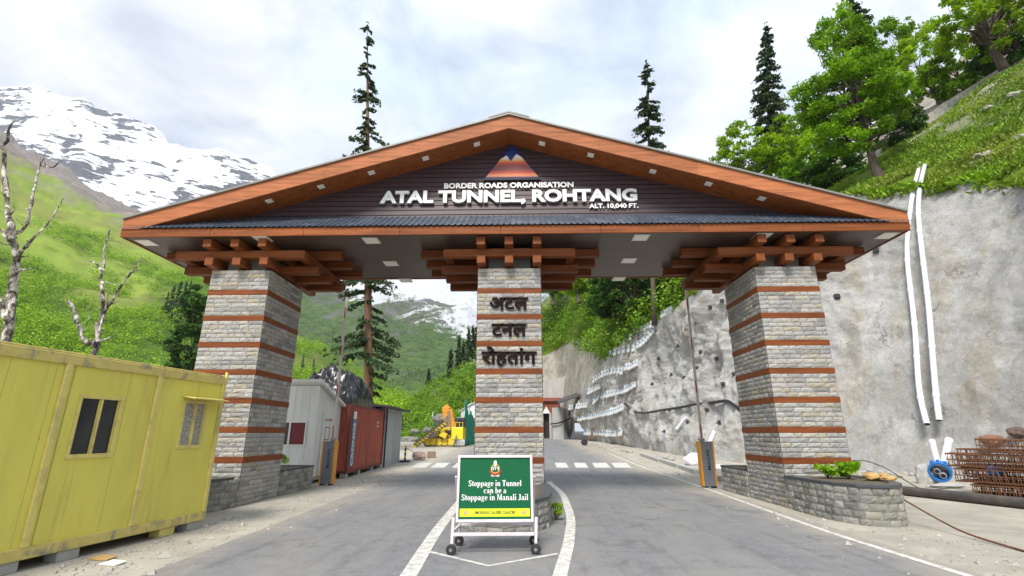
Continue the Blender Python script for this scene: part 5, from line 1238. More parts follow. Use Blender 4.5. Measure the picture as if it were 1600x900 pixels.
q = G(918, 696); t = thing('hand_cart', tuple(q), 'small rusty hand cart standing by far wall foot', 'cart'); c = np.array(q)
m = MB(); m.bar(c + (-.3, 0, .35), c + (.5, 0, .9), .5, .08); m.bar(c + (.5, 0, .9), c + (.7, .05, 1.7), .08, .08); m.bar(c + (.4, .3, .9), c + (.6, .35, 1.7), .08, .08); build('frame', m, RUST, t); build('wheel', MB().tube([c + (-.3, -.3, .3), c + (-.3, .3, .3)], .3, 16), RUBBER, t)

# ================================================================== FAR END: portal building, concrete walls
dP = 74.
def fp(px, py, d): return P(px, py, d)
def face_box(m, px0, px1, pyt, pyb, d, depth, pad=0):
    a, b = fp(px0, pyb, d), fp(px1, pyt, d); m.box(a[0] - pad, b[0] + pad, a[1], a[1] + depth, a[2] - pad - .3, b[2] + pad); return a, b
pz = float(zg(dP + CAM[1]))
a, b = fp(836, 680, dP), fp(873, 627, dP); t = thing('portal_building', ((a[0]+b[0])/2, a[1], pz), 'red brown portal building with dark arched doorway at far end of road', 'building')
m = MB(); xl, xr, yb_, zt3 = a[0], b[0], a[1], b[2]; dl, dr2 = fp(850, 680, dP)[0], fp(858.5, 680, dP)[0]; dzt = fp(850, 646, dP)[2]
m.box(xl, dl, yb_, yb_ + 8, pz - .3, zt3); m.box(dr2, xr, yb_, yb_ + 8, pz - .3, zt3); m.box(dl, dr2, yb_, yb_ + 8, dzt, zt3); build('wall', m, REDBRICK, t)
build('cornice', MB().box(xl - .3, xr + .3, yb_ - .4, yb_ + 8.2, zt3 + .003, zt3 + .5), M('cornice_red', (.27,.085,.05), .7, .2, 3), t)
build('door', MB().box(dl + .02, dr2 - .02, yb_ + .8, yb_ + .9, pz - .2, dzt - .01), M('doorway_shade', (.02,.02,.022), .6, .2), t)  # near-black sheet stands in for the unlit opening, shade put into colour
m = MB(); xa = (dl + dr2) / 2; m.prism([(dl - .2, yb_ - .06, dzt + .003), (dr2 + .2, yb_ - .06, dzt + .003), (xa, yb_ - .06, dzt + 1.0)], (0, .055, 0)); build('door_gable', m, WHITE_P, t)
for x in (dl - .35, dr2 + .02): build('door_jamb', MB().box(x, x + .33, yb_ - .05, yb_ - .003, pz - .2, dzt), CONC, t)
m = MB(); a, b = fp(863.5, 683, 70), fp(880, 637, 70); c = fp(897, 641, 77); z0_ = float(zg(70 + CAM[1])) - .3
m.prism([(a[0], a[1], z0_), (b[0], b[1], z0_), (c[0], c[1], z0_), (a[0] + 1.5, c[1], z0_)], (0, 0, b[2] - z0_)); o = build('concrete_block_wall', m, CONC); tag(o, 'pale concrete abutment block with slanting dark cable before portal building', 'wall')
ca = MB(); ca.tube(smooth_path([fp(860, 662.5, 69.7), fp(872, 661.5, 69.7), fp(880, 658.5, 69.7), fp(890, 654, 72), fp(906, 646, 74)], 4), .09, 6); tag(build('cable', ca, BLACK), 'dark cable slanting across the pale concrete abutment block', 'cable')
m = MB()
for (x0, y0), (x1, y1), d in (((846, 597), (904, 583), 79), ((904, 583), (934, 578), 76)):
    a, b = fp(x0, y0, d), fp(x1, y1, d - 2); m.prism([(a[0], a[1], zt3 - 3), (b[0], b[1], zt3 - 3), (b[0], b[1], b[2]), (a[0], a[1], a[2])], (0, .6, 0))
o = build('concrete_wall', m, CONC); tag(o, 'grey concrete wall on the slope above the portal building', 'wall')
m = MB(); a, b = fp(871, 628, 68), fp(915, 612, 66); m.obox((a + b) / 2, (b - a) / 2, (0, 2.2, .3), (0, 0, .08)); o = build('sheet_roof', m, M('dark_sheet', (.06,.055,.05), .7, .3, 2)); tag(o, 'dark rusted sheet roof above the pale concrete abutment', 'roof')
q = G(869, 683); m = MB(); m.tube([q, q + (0, 0, 1.0)], [.35, .42], 12); tag(build('waste_drum', m, BLACK), 'dark drum standing at foot of pale concrete abutment', 'drum')

# ================================================================== LEFT END: drilling machine, net, sheds, post
dm = 46.; mz0 = float(zg(dm + CAM[1]))
def mp_(px, py, dd=0): return P(px, py, dm + dd)
g = G(694, 698.5); dm = g[1] - CAM[1]; mz0 = g[2]
mach = thing('drilling_machine', tuple(g), 'yellow tracked drilling machine with upright orange boom beyond the red container', 'machine')
for dd in (0, 1.9):
    m = MB(); a, b = mp_(668, 697.5, dd), mp_(704, 697.5, dd); zr_ = .48
    prof = [(a[0] + .45 * math.cos(t) * 1., a[1], mz0 + zr_ + zr_ * math.sin(t)) for t in np.linspace(math.pi/2, 3*math.pi/2, 9)] + [(b[0] + .45 * math.cos(t), a[1], mz0 + zr_ + zr_ * math.sin(t)) for t in np.linspace(-math.pi/2, math.pi/2, 9)]
    m.prism(prof, (0, .5, 0)); tr_ = build('track', m, M('track_grime', (.20,.17,.09), .8, .4, 4), mach)
    for x in np.linspace(a[0], b[0], 5): build('track_wheel', MB().tube([(x, a[1] - .05, mz0 + zr_), (x, a[1] - .001, mz0 + zr_)], .32, 14), MACH_Y, tr_)
a, b = mp_(666, 692), mp_(703, 680); m = MB(); m.box(a[0], b[0], a[1] + .1, a[1] + 2.3, a[2], b[2]); m.box(mp_(687, 690)[0], mp_(702, 690)[0], a[1] + .3, a[1] + 2, b[2] + .005, b[2] + .7); build('chassis', m, MACH_Y, mach, bevel=.04)
a, b = mp_(705, 687), mp_(724, 667.5); build('engine_cover', MB().box(a[0], b[0], a[1] - .1, a[1] + 2.3, a[2], b[2]), M('machine_bright_yellow', (.74,.60,.02), .4, .1, 2), mach, bevel=.06)
a, b = mp_(711, 667), mp_(725, 652); m = MB(); m.box(a[0], b[0], a[1] + .2, a[1] + 1.8, a[2] + .005, b[2]); cb_ = build('cab', m, M('dark_cab', (.03,.04,.055), .4, .2), mach, bevel=.05)
build('cab_window', MB().box(a[0] + .25, b[0] - .2, a[1] + .15, a[1] + .195, a[2] + .2, b[2] - .25), GLASS, cb_)
m = MB(); m.bar(mp_(703, 682, .8), mp_(696.5, 636, .8), .55, .7); build('boom', m, MACH_O, mach, bevel=.05)
m = MB(); m.bar(mp_(695.2, 634, .8), mp_(701.5, 640, .8), .4, .5); m.bar(mp_(702, 640, .8), mp_(708.5, 672, .8), .45, .6); build('dipper_arm', m, MACH_O, mach, bevel=.04)
m = MB(); m.tube([mp_(699, 675, .5), mp_(698, 650, .5)], .12, 8); m.tube([mp_(706, 676, .5), mp_(700, 642, .5)], .10, 8); build('hydraulic_ram', m, STEEL, mach)
m = MB(); m.bar(mp_(646, 699, -.4), mp_(697, 661, -.4), .35, .35); build('feed_beam', m, MACH_Y, mach, bevel=.03)
m = MB()
for k in range(12):
    f_, g_ = k / 12, (k + 1) / 12; A_, B_ = np.array(mp_(646, 694, -.65)), np.array(mp_(697, 654, -.65)); C_, D_ = np.array(mp_(650, 699, -.65)), np.array(mp_(700, 662, -.65))
    m.bar(A_ + (B_ - A_) * f_, C_ + (D_ - C_) * g_, .06, .06); m.bar(A_ + (B_ - A_) * f_, A_ + (B_ - A_) * g_, .07, .07); m.bar(C_ + (D_ - C_) * f_, C_ + (D_ - C_) * g_, .07, .07)
build('feed_lattice', m, IRON, mach)
m = MB()
for k in range(5):
    a_, b_ = np.array(mp_(697 + k * 2.4, 672, .3)), np.array(mp_(690 - k * 2, 684 - k, -.2)); m.tube(smooth_path([a_, (a_ + b_) / 2 - (0, .3, .5), b_], 5), .05, 5)
build('hydraulic_hose', m, BLACK, mach)
m = MB()
for px_ in (706, 712, 718, 723): m.bar(mp_(px_, 667, -.05), mp_(px_, 660, -.05), .05, .05)
m.bar(mp_(705, 660, -.05), mp_(724, 660, -.05), .05, .05); build('guard_rail', m, MACH_Y, mach)
m = MB(); m.bar(mp_(655, 688, 0.1), mp_(694, 658, .1), .2, .25); m.bar(mp_(672, 684, -.5), mp_(680, 676, -.5), .5, .4); build('drill_rod', m, IRON, mach)
m = MB(); m.bar(mp_(672, 683, -.2), mp_(684, 676, -.2), .4, .4); m.bar(mp_(688, 677, -.2), mp_(698, 682, -.2), .5, .5); build('drill_carriage', m, MACH_Y, mach, bevel=.04)
g = G(712.5, 700); m = MB(); q = np.array(g); top_ = q + (0, 0, 1.1)
for dx_, dy_ in ((-.35, 0), (.3, .1), (0, .4)): m.tube([q + (dx_, dy_, 0), top_], .04, 6)
tag(build('tripod', m, STEEL), 'grey survey tripod standing in front of yellow machine', 'tripod')
# green net screen and white sheds beside the pillar
m = MB(); q = []
base_y = 44.
for i in range(24):
    u = i / 23; px = 726 + 18 * u; zt4 = 650 - 28 * max(0, 1 - abs(u - .12) * 5) if u < .35 else 650 + 8 * math.sin(u * 9)
    a = G(px, 697 - 4 * u); d = a[1] - CAM[1]; b = P(px, max(622, zt4), d)
    for j in range(9): f = j / 8; q.append(a + (b - a) * f + np.array([.08 * math.sin(i * 1.9 + j), .22 * math.sin(i * 1.3) * (1 - f), 0]))
m.grid(q, 24, 9); o = build('net_screen', m, NET, smooth=True); sm_ = o.modifiers.new('thickness', 'SOLIDIFY'); sm_.thickness = .02; tag(o, 'green net screen hanging beside the middle pillar base', 'net')
for x0, x1, y0, y1, d, lab in ((719, 734, 631, 655, 62, 'pale grey shed with slanted roof behind the yellow machine'), (733, 752, 622, 655, 60, 'white taller shed behind the green net screen')):
    a, b = P(x0, y1 + 40, d), P(x1, y0, d); t = thing('site_shed', ((a[0]+b[0])/2, a[1], float(zg(a[1]))), lab, 'shed'); zb_ = float(zg(a[1])) - .2; zq = b[2]
    m = MB(); m.prism([(a[0], a[1], zb_), (b[0], a[1], zb_), (b[0], a[1], zq), (a[0], a[1], zq - .9)], (0, 3, 0)); build('wall', m, GALV if d > 61 else WHITE_P, t)
    m = MB(); m.prism([(a[0] - .2, a[1] - .2, zq - .94), (b[0] + .2, a[1] - .2, zq + .04), (b[0] + .2, a[1] - .2, zq + .12), (a[0] - .2, a[1] - .2, zq - .86)], (0, 3.4, 0)); build('roof', m, GALV, t)
a, b = P(734, 690, 57), P(750, 653, 57); m = MB(); m.box(a[0], b[0], a[1], a[1] + 2, float(zg(a[1])), b[2]); o = build('brick_pier', m, REDBRICK); tag(o, 'low red brick pier partly behind green net', 'pier')
# marker post, boulders, flag
g = G(632.5, 722); t = thing('marker_post', tuple(g), 'yellow and black marker post on dark base beside the grey shed', 'post'); c = np.array(g); build('base', MB().tube([c, c + (0, 0, .09)], [.32, .28], 14), RUBBER, t)
hp = P(632.5, 696, g[1] - CAM[1])[2] - g[2]
for k in range(6): build('post_band', MB().tube([c + (0, 0, .09 + (hp - .09) * k / 6), c + (0, 0, .09 + (hp - .09) * (k + 1) / 6)], .06, 10), MACH_Y if k % 2 else BLACK, t)
q = G(655, 719); rock('boulder', tuple(q + np.array([0, 0, .2])), (.42, .34, .32), 'round pinkish boulder on dusty ground beside marker post', M('pink_rock', (.40,.29,.25), .9, .25, 4, bmp=.4, bscale=8), 6, 'boulder')
q = G(674, 715.5); m = MB(); m.obox(q + np.array([0, 0, .2]), (.26, .05, 0), (-.05, .25, 0), (0, 0, .2)); tag(build('concrete_block', m, M('brown_block', (.22,.17,.11), .9, .3, 5), bevel=.03), 'small brown block on dusty ground left of zebra crossing', 'block')
m = MB(); a = P(634, 700, g[1] - CAM[1]); b = q; m.tube(smooth_path([c + (0, 0, .8), c + (1.0, -.2, .3), G(654, 717) + np.array([0, 0, .45])], 5), .02, 5); tag(build('warning_tape', m, M('pale_red_tape', (.62,.33,.27), .6, .2, 9)), 'pale red tape from marker post down to the boulder', 'tape')
t = thing('flag', tuple(P(677, 690, 52)), 'pale green pennant flag on thin pole behind yellow machine', 'flag'); a = P(677, 692, 52); b = P(677, 640, 52); build('pole', MB().tube([a, b], .04, 6), STEEL, t)
m = MB(); m.prism([P(676.8, 640, 52), P(674.5, 651, 52), P(677, 651.5, 52)], (0, .03, 0)); build('cloth', m, M('flag_cloth', (.55,.75,.68), .8, .1), t)
for px, py, s, lab in ((648, 674, (.6, .4, .3), 'pale boulder on the bushy spur foot left of the machine'), (668, 672, (.55, .4, .35), 'white boulder on the bushy spur foot behind feed beam'), (690, 655, (1.1, .7, .6), 'grey rock outcrop behind the orange boom'), (640, 688, (1.3, .7, .5), 'dark rubble heap beyond the marker post')):
    rock('boulder', tuple(P(px, py, 62)), s, lab, DROCK, int(px), 'boulder')

# ================================================================== VEGETATION
def hill_z(x, y, bv):
    h = bv.ray_cast(Vector((x, y, 900)), Vector((0, 0, -1))); return h[0][2] if h[0] is not None else float(zg(y))
def pix(q):                                     # picture coordinates of points, to know which slope they lie on
    v = np.atleast_2d(q) - CAM; x = v[:, 0] * math.cos(YAW) + v[:, 1] * math.sin(YAW); y = -v[:, 0] * math.sin(YAW) + v[:, 1] * math.cos(YAW)
    dep = y * math.cos(PITCH) + v[:, 2] * math.sin(PITCH); up = -y * math.sin(PITCH) + v[:, 2] * math.cos(PITCH)
    return 800 + x / dep * F_PX, 450 - up / dep * F_PX
def sample(v, n, rg, tpow=1., tmax=1., u0=0., u1=1.):
    nu, nv = v.shape[:2]; nv -= 1; u = rg.uniform(u0, u1, n) * (nu - 1.001); t = (rg.random(n) ** tpow) * tmax * (nv - 1.001)
    i, j = u.astype(int), t.astype(int); a, b = (u - i)[:, None], (t - j)[:, None]
    return v[i, j] * (1-a) * (1-b) + v[i+1, j] * a * (1-b) + v[i, j+1] * (1-a) * b + v[i+1, j+1] * a * b
def scrub(name, pts, rad, per, leaf, mat, seed, label, squash=.8):
    rg = np.random.default_rng(seed); n = len(pts); cen = []; outs = []
    for q, r in zip(pts, rad):
        k = 3; sub = q + rg.normal(size=(k, 3)) * r * np.array([.5, .5, .22]) + np.array([0, 0, r * .45])
        for s_ in sub: cen.append(blob(s_, r * rg.uniform(.45, .75), per // k, rg, .8, squash)); o_ = cen[-1] - s_; outs.append(o_ / (np.linalg.norm(o_, axis=1)[:, None] + 1e-9))
    cen = np.concatenate(cen); sz = np.repeat(np.array(rad) * leaf, (per // 3) * 3)
    o = build_quads(name, leaf_quads(cen, sz, rg, .7, 1.3, out=np.concatenate(outs)), mat, org=tuple(pts.mean(0))); o['kind'] = 'stuff'; o['label'] = label; return o
rg = np.random.default_rng(7)
# left hillside scrub
p = sample(lv, 14000, rg, .85); px, py = pix(p)
line = np.interp(px, [-400, 0, 40, 83, 130, 183, 230, 300, 360, 460, 800], [380, 384, 372, 335, 348, 366, 366, 395, 440, 510, 560])
den = fbm(p / 22., 4, 3); ok = (py > line + 6 + den * 16) & (den > -.18) & (px > -250) & (p[:, 2] > 1)
p = p[ok][:3300]; d = np.linalg.norm(p - CAM, axis=1); rad = np.clip(rg.lognormal(.75, .55, len(p)) * (1 + d / 450), .8, 6.0)
scrub('scrub', p, rad, 190, .095, LF_BUSH, 1, 'bright green scrub and young birches covering the left hillside')
# valley head woods
p = sample(mv, 15000, rg, 1.2, .66); px, py = pix(p); den = fbm(p / 90., 4, 13)
ok = (den > -.12) & (px > 430) & (px < 900); p = p[ok][:4200]
scrub('far_wood', p, rg.uniform(3.5, 8., len(p)), 30, .24, FARWOOD, 2, 'distant green wood on the mountain seen through the gate')
# spur and slope behind the wall
p = sample(rv, 12000, rg, 1., 1., 0, .62); px, py = pix(p); den = fbm(p / 7., 4, 23)
rocky = (px > 820) & (px < 960) & (py > np.interp(px, [820, 850, 890, 915, 935, 960], [570, 562, 540, 545, 565, 590]) + den * 12); ok = (den > -.5) & ~rocky; p = p[ok][:2600]; d = np.linalg.norm(p - CAM, axis=1)
scrub('scrub', p, rg.uniform(.8, 2.1, len(p)), 96, .13, LF_BUSH2, 3, 'green bushes covering the spur and the slope beyond the gate')
# long grass and low plants on the slope above the wall
p = sample(rv, 30000, rg, 1.1, .97, .62, 1.); den = fbm(p / 2.6, 4, 33); p = p[den > -.28][:17000]
q = np.concatenate([p + rg.normal(size=p.shape) * np.array([.25, .25, .05]) + (0, 0, .10) for _ in range(8)])
o = build_quads('grass', leaf_quads(q, .085, rg, -.4, 3.2, np.array([0, 0, .75])), LF_GRASS, org=(20, 15, 14)); o['kind'] = 'stuff'; o['label'] = 'long green grass on the steep slope above the shotcrete wall'
e = wv[:, -1, :]; e = e[(e[:, 1] < 24)]; q = np.concatenate([e + rg.normal(size=e.shape) * np.array([.3, .3, .12]) for _ in range(26)]) + (.15, 0, .06)
o = build_quads('grass', leaf_quads(q, .14, rg, -.4, 3.2, np.array([-.35, -.2, .35])), LF_GRASS, org=(18, 10, 12)); o['kind'] = 'stuff'; o['label'] = 'grass hanging over the top edge of the shotcrete wall'
# stone terrace wall and outcrops on the slope
cr_ = [(1362,243,43), (1375,233,42), (1430,194,41), (1480,160,40), (1540,122,39), (1600,85,38), (1680,40,37)]
m = MB(); q = []
for (x, y, d_) in cr_:
    a = P(x, y - 2, d_ - 1.2); hgt = np.interp(x, [1362, 1420, 1600, 1680], [.25, .8, 1.5, 1.6]); q += [a + (0, .3, -.4), a + (.0, .3, 0), a, a - (0, 0, hgt), a - (0, -.6, hgt + 1.2)]
m.grid(q, len(cr_), 5); o = build('terrace_wall', m, M('terrace_rubble_stone', (.36,.34,.29), .95, .4, 5, bmp=.8, bscale=7)); tag(o, 'grey rubble stone terrace wall slanting up the slope to top right corner', 'wall')
rgk = random.Random(3)
for k, (x, y, s) in enumerate(((1548,170,.7), (1556,196,.55), (1590,150,.8), (1524,256,.45), (1545,245,.9), (1494,282,.4), (1350,303,.5), (1572,235,.35), (1598,215,.5), (1480,288,.35))):
    h, n = cast(x, y, RBVH)
    if h is None: continue
    s *= .62; rock('outcrop', tuple(h), (s * 1.3, s * .7, s * .55), ['grey stone outcrop high on grassy slope below terrace wall', 'cracked grey outcrop under the highest one on grassy slope', 'grey rock by the right edge of photo on grassy slope', 'small pale stone low on slope right of pipes', 'large brownish outcrop low on slope near wall top', 'small stone at wall top right of pipe tops', 'pale stone on slope edge by right tip of gate roof', 'small pale stone midway up the grassy slope', 'pale stone near right edge midway up slope', 'little stone beside the pipe tops on wall edge'][k], ROCK, 50 + k, 'rock')
# pipe top bracket on the slope
def R_base(px, py): h, n = cast(px, py, RBVH); return np.array(h)
# maple on the slope
b = R_base(1376, 277); D = b[1] - CAM[1]
def lobe(px, py, d, r): return (P(px, py, d), r)
broadleaf('maple_tree', b, [lobe(1325,148,D, (3.1,3.0,2.9)), lobe(1308,62,D, (2.0,2.0,2.1)), lobe(1388,150,D+.6, (1.9,2.0,2.2)), lobe(1268,165,D, (1.5,1.8,2.0)), lobe(1335,212,D, (2.6,2.2,1.1)), lobe(1350,90,D, (1.6,1.6,1.6))],
          'large green maple leaning on the grassy slope above right roof end', 'tree', 230, 190, .155, LF_MAPLE, 3, .30, .72, fork=.3)
b = np.array([*P(1165, 300, 47)[:2], 0]); b[2] = hill_z(b[0], b[1], RBVH); broadleaf('bright_tree', b, [lobe(1158,222,47, (2.5,2.4,2.0)), lobe(1175,255,47, (2.6,2.4,1.5)), lobe(1130,250,47, (1.4,1.5,1.2))], 'small bright green tree just above right half of gate roof', 'tree', 90, 110, .17, LF_BRIGHT, 5, .14, .62)
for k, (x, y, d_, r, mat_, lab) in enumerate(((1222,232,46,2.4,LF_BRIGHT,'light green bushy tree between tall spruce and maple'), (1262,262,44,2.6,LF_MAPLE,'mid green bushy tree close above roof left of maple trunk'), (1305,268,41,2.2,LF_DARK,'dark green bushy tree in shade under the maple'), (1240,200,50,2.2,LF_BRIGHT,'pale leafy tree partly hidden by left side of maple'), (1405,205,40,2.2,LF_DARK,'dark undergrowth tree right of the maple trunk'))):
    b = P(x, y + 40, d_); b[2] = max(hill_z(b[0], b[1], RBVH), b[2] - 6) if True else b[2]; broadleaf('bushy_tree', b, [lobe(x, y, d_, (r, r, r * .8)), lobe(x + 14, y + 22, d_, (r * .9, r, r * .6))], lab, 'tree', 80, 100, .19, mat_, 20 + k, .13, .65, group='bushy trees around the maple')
for k, (x, y, d_, r, n_, mat_, lab, bx) in enumerate(((1440,98,44,3.1,95,LF_BRIGHT,'open bright green tree right of maple with sky between leaves',(1470,175)), (1492,112,42,2.6,80,LF_MAPLE,'green tree with slanting bare branch above terrace wall',(1512,150)), (1400,60,48,2.4,55,LF_MAPLE,'thin tree top behind the upper right of maple',(1440,200)))):
    b = P(bx[0], bx[1], d_); broadleaf('slope_tree', b, [lobe(x, y, d_, (r, r, r * 1.0)), lobe(x + 22, y + 30, d_, (r * .8, r * .8, r * .6))], lab, 'tree', n_, 85, .2, mat_, 40 + k, .18, .6, group='trees above the terrace wall')
b = P(1568, 104, 36); broadleaf('large_tree', b, [lobe(1530,38,35, (3.2,3,2.4)), lobe(1480,28,36, (2.2,2.2,1.9)), lobe(1590,20,36, (2.6,2.4,2.2)), lobe(1560,-40,36, (4,3.6,3))], 'tall bright leafed tree with dark leaning trunk at top right corner', 'tree', 170, 120, .2, LF_BRIGHT, 51, .34, .7, fork=.5)
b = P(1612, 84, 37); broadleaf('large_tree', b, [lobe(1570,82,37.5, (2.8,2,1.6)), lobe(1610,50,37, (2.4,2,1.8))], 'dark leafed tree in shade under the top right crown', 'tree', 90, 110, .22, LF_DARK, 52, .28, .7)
# conifers
b = G(577, 690); b = P(577, 690, 41); b[2] = float(zg(b[1])); T = P(574, 40, 41)
conifer('tall_cedar', b, T[2] - b[2], 2.25, 'very tall thin cedar with bare reddish trunk rising behind left half of gate', 70, 110, 3, lean_to=T, bark=BARKRED, r0=.40, start=.06, gap=.3, size=.20, prof=lambda s: (1.2 if s < .4 else 1.2 - .45 * (s - .4) / .3 if s < .7 else .75 - 1.5 * (s - .7)) * (.8 + .3 * math.sin(s * 40)))
b = P(1022, 503, 42); T = P(1011, 103, 42)
conifer('tall_spruce', b, T[2] - b[2], 2.0, 'slim dark spruce rising behind roof just right of gable peak', 60, 110, 8, lean_to=T, bark=BARK, r0=.22, start=.3, gap=.24, size=.19, prof=lambda s: 1.15 * (1 - s) ** .62 + .12)
b = P(1207, 330, 52); b[2] = hill_z(b[0], b[1], RBVH); T = P(1197, 42, 52)
conifer('tall_spruce', b, T[2] - b[2], 2.1, 'tallest dark spruce standing left of the maple', 70, 110, 9, lean_to=T, bark=BARK, r0=.26, start=.15, gap=.26, size=.21, prof=lambda s: (1 - s) ** .5 * 1.05 + .12)
b = P(1385, 220, 56); T = P(1345, -40, 56)
conifer('tall_spruce', b, T[2] - b[2] + 2, 3.2, 'dark spruce top showing behind the maple crown', 54, 110, 10, bark=BARK, r0=.3, start=.1, gap=.2, size=.3)
SP = [(703,588,40,'lone slim spruce at left end of row on green spur'), (716,577,46,'second spruce from left in row on green spur'), (723,573,34,'shorter spruce in middle of row on green spur'), (731,567,50,'tall spruce in right half of row on green spur'), (738,562,48,'spruce just left of the middle pillar on green spur'), (743,560,46,'spruce half hidden by middle pillar on green spur')]
for k, (x, y, hp_, lab) in enumerate(SP):
    b, n = cast(x, y + 3, RBVH)
    if b is None: continue
    b = np.array(b); d_ = b[1] - CAM[1]; h_ = P(x, y - hp_, d_)[2] - b[2]; conifer('spruce', b, h_, h_ * .17, lab, 16, 18, 60 + k, r0=.16, gap=.1, size=.55, group='spruces on the spur')
b, n = cast(669, 606, RBVH)
if b is not None: b = np.array(b); conifer('spruce', b, P(669, 582, b[1] - CAM[1])[2] - b[2], .9, 'small spruce alone low on the green spur', 14, 16, 70, r0=.14, gap=.1, size=.5)
LS = [(262,500,52), (271,503,60), (281,498,55), (289,490,48), (256,495,36), (470,592,34), (488,588,26)]
LL = ['dark conifer at left of small group on left hillside', 'tallest dark conifer in small group on left hillside', 'dark conifer right of tallest in group on left hillside', 'dark conifer nearest left pillar in group on left hillside', 'smallest dark conifer in group on left hillside', 'dark conifer on hill seen above the white booth', 'small dark conifer on hill beside left barrier boom']
for (x, y, hp_), lab in zip(LS, LL):
    b, n = cast(x, y, LBVH)
    if b is None: continue
    b = np.array(b); d_ = b[1] - CAM[1]; h_ = P(x, y - hp_, d_)[2] - b[2]; conifer('hill_conifer', b, h_, h_ * .16, lab, 16, 22, int(x), r0=.15, gap=.08, size=.06 * h_ ** .9, group='conifers on the left hillside')
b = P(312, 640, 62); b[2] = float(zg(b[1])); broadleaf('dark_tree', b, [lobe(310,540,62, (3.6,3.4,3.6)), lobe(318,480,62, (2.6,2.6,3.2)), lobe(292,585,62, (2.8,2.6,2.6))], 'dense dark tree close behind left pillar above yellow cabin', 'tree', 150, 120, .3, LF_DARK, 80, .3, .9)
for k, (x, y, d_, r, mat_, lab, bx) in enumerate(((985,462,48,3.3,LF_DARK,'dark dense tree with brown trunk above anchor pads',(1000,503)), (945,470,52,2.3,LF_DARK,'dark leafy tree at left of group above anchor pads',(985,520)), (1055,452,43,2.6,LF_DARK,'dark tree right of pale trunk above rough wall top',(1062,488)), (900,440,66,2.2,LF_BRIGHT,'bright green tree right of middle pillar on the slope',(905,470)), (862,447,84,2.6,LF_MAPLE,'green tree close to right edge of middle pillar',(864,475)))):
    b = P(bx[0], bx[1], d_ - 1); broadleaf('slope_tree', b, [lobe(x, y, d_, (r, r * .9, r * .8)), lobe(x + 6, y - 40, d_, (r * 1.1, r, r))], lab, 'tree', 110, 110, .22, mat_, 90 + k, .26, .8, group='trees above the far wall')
# bleached dead trees behind the cabin
def dead_tree(name, d_, lines, label, seed, thin=.62):
    rg = np.random.default_rng(seed); b = P(*lines[0][0][0], d_); g = np.array([b[0], b[1], float(zg(b[1]))]); t = thing(name, tuple(g), label, 'dead tree'); m = MB()
    for li, (pp_, r0_, r1_) in enumerate(lines):
        r0_ *= thin; r1_ *= thin
        pts = [P(x, y, d_ + .35 * math.sin(i * 1.7 + li)) for i, (x, y) in enumerate(pp_)]
        if li == 0: pts = [g - (0, 0, .2)] + pts
        p = smooth_path(pts, 4); p[1:-1] += rg.normal(size=(len(p) - 2, 3)) * r0_ * .22; n = len(p); r = np.linspace(r0_, r1_, n) * rg.uniform(.72, 1.28, n); mm = MB() if li else m
        mm.tube(p, list(r), 10 if r0_ > .1 else 6)
        for k in range(2, n - 1, 2):
            if rg.random() < .8:
                dd = rg.normal(size=3); dd[2] = abs(dd[2]) * .6; L = rg.uniform(.15, .6); m.tube([p[k], p[k] + dd / np.linalg.norm(dd) * L * .6, p[k] + dd / np.linalg.norm(dd) * L + rg.normal(size=3) * .08], [r[k] * .4, r[k] * .22, .006], 5)
        if li: m.add(mm.v, mm.f)
    build('trunk', m, DEAD, t, smooth=True); return t
dead_tree('dead_tree', 15., [([(13,527), (20,447), (27,402), (18,367), (9,313), (4,247), (9,224), (22,189)], .25, .05), ([(24,364), (40,358), (47,331), (53,291), (62,256), (80,220)], .11, .02), ([(62,258), (82,264), (92,252), (107,247)], .05, .015), ([(29,400), (44,380), (76,351), (90,326), (104,300)], .09, .015), ([(28,424), (40,420), (51,421)], .07, .02), ([(16,375), (2,362), (-14,352)], .12, .06), ([(12,500), (-2,470), (-8,440)], .16, .05)], 'bare dead tree with peeling pale bark at left photo edge behind cabin', 4)
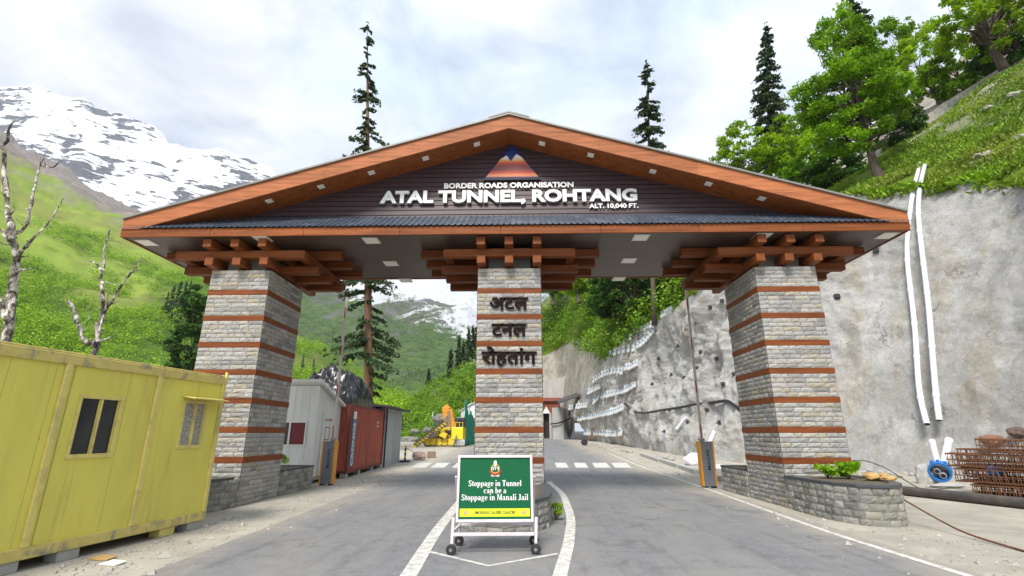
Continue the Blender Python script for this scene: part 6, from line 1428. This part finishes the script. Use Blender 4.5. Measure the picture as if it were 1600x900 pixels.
dead_tree('dead_tree', 17., [([(149,551), (153,518), (164,482), (158,455), (160,429), (164,389), (171,358)], .19, .035), ([(160,491), (178,464), (200,433), (218,407)], .10, .02), ([(200,433), (212,420), (226,398)], .04, .012), ([(148,537), (129,535), (122,500), (107,471)], .16, .12), ([(160,424), (151,411), (138,407)], .08, .04), ([(154,520), (166,480), (172,440)], .05, .012), ([(130,520), (140,495), (143,470)], .04, .01)], 'broken bare dead tree with forked pale branches between cabin and left pillar', 6)

# ---------------- grit and loose stones along the road edges
rg = np.random.default_rng(99); n = 5200
x = np.where(rg.random(n) < .5, rg.normal(-5.0, .55, n), rg.normal(6.6, .7, n)); y = -9 + 34 * rg.random(n) ** 1.5; x = x + np.where(x > 0, np.maximum(0, y) * .03, -np.maximum(0, y) * .03)
keep = ~((x > 6.1) & (x < 8.0) & (y > -2.5) & (y < 7)) & ~((x < -6.1) & (y > -2)) & ~((x < -5.6)); x, y = x[keep], y[keep]; n = len(x); sz = rg.lognormal(-4.15, .55, n)
base = np.stack([x, y, zg(y) + .004], 1); m = MB()
T4 = np.array([(1, 0, 0), (-.5, .8, 0), (-.5, -.8, 0), (.1, .1, .8)])
A4 = rg.uniform(0, 6.28, n); vv_ = []
for k in range(n):
    c_, s_ = math.cos(A4[k]), math.sin(A4[k]); m.add([(base[k, 0] + sz[k] * (q[0] * c_ - q[1] * s_), base[k, 1] + sz[k] * (q[0] * s_ + q[1] * c_), base[k, 2] + sz[k] * q[2]) for q in T4], [(0, 1, 3), (1, 2, 3), (2, 0, 3)])
o = build('gravel', m, ROCK, org=(0, 0, 0)); o['kind'] = 'stuff'; o['label'] = 'loose grit and small stones along the road edges'

# ---------------- the valley air
hb = MB().box(-3600, 3600, -60, 3600, -4, 1750)
hz = build('haze', hb, [], org=(0, 0, -4)); hz['kind'] = 'stuff'; hz['label'] = 'thin pale haze filling the valley'
hm = bpy.data.materials.new('valley_haze'); hm.use_nodes = True; ht = hm.node_tree; ht.nodes.remove(ht.nodes['Principled BSDF'])
hv = nd(ht, 'ShaderNodeVolumePrincipled'); hv.inputs['Density'].default_value = .00011; hv.inputs['Color'].default_value = (.82, .89, 1, 1)
ht.links.new(hv.outputs[0], ht.nodes['Material Output'].inputs['Volume']); hz.data.materials.append(hm)
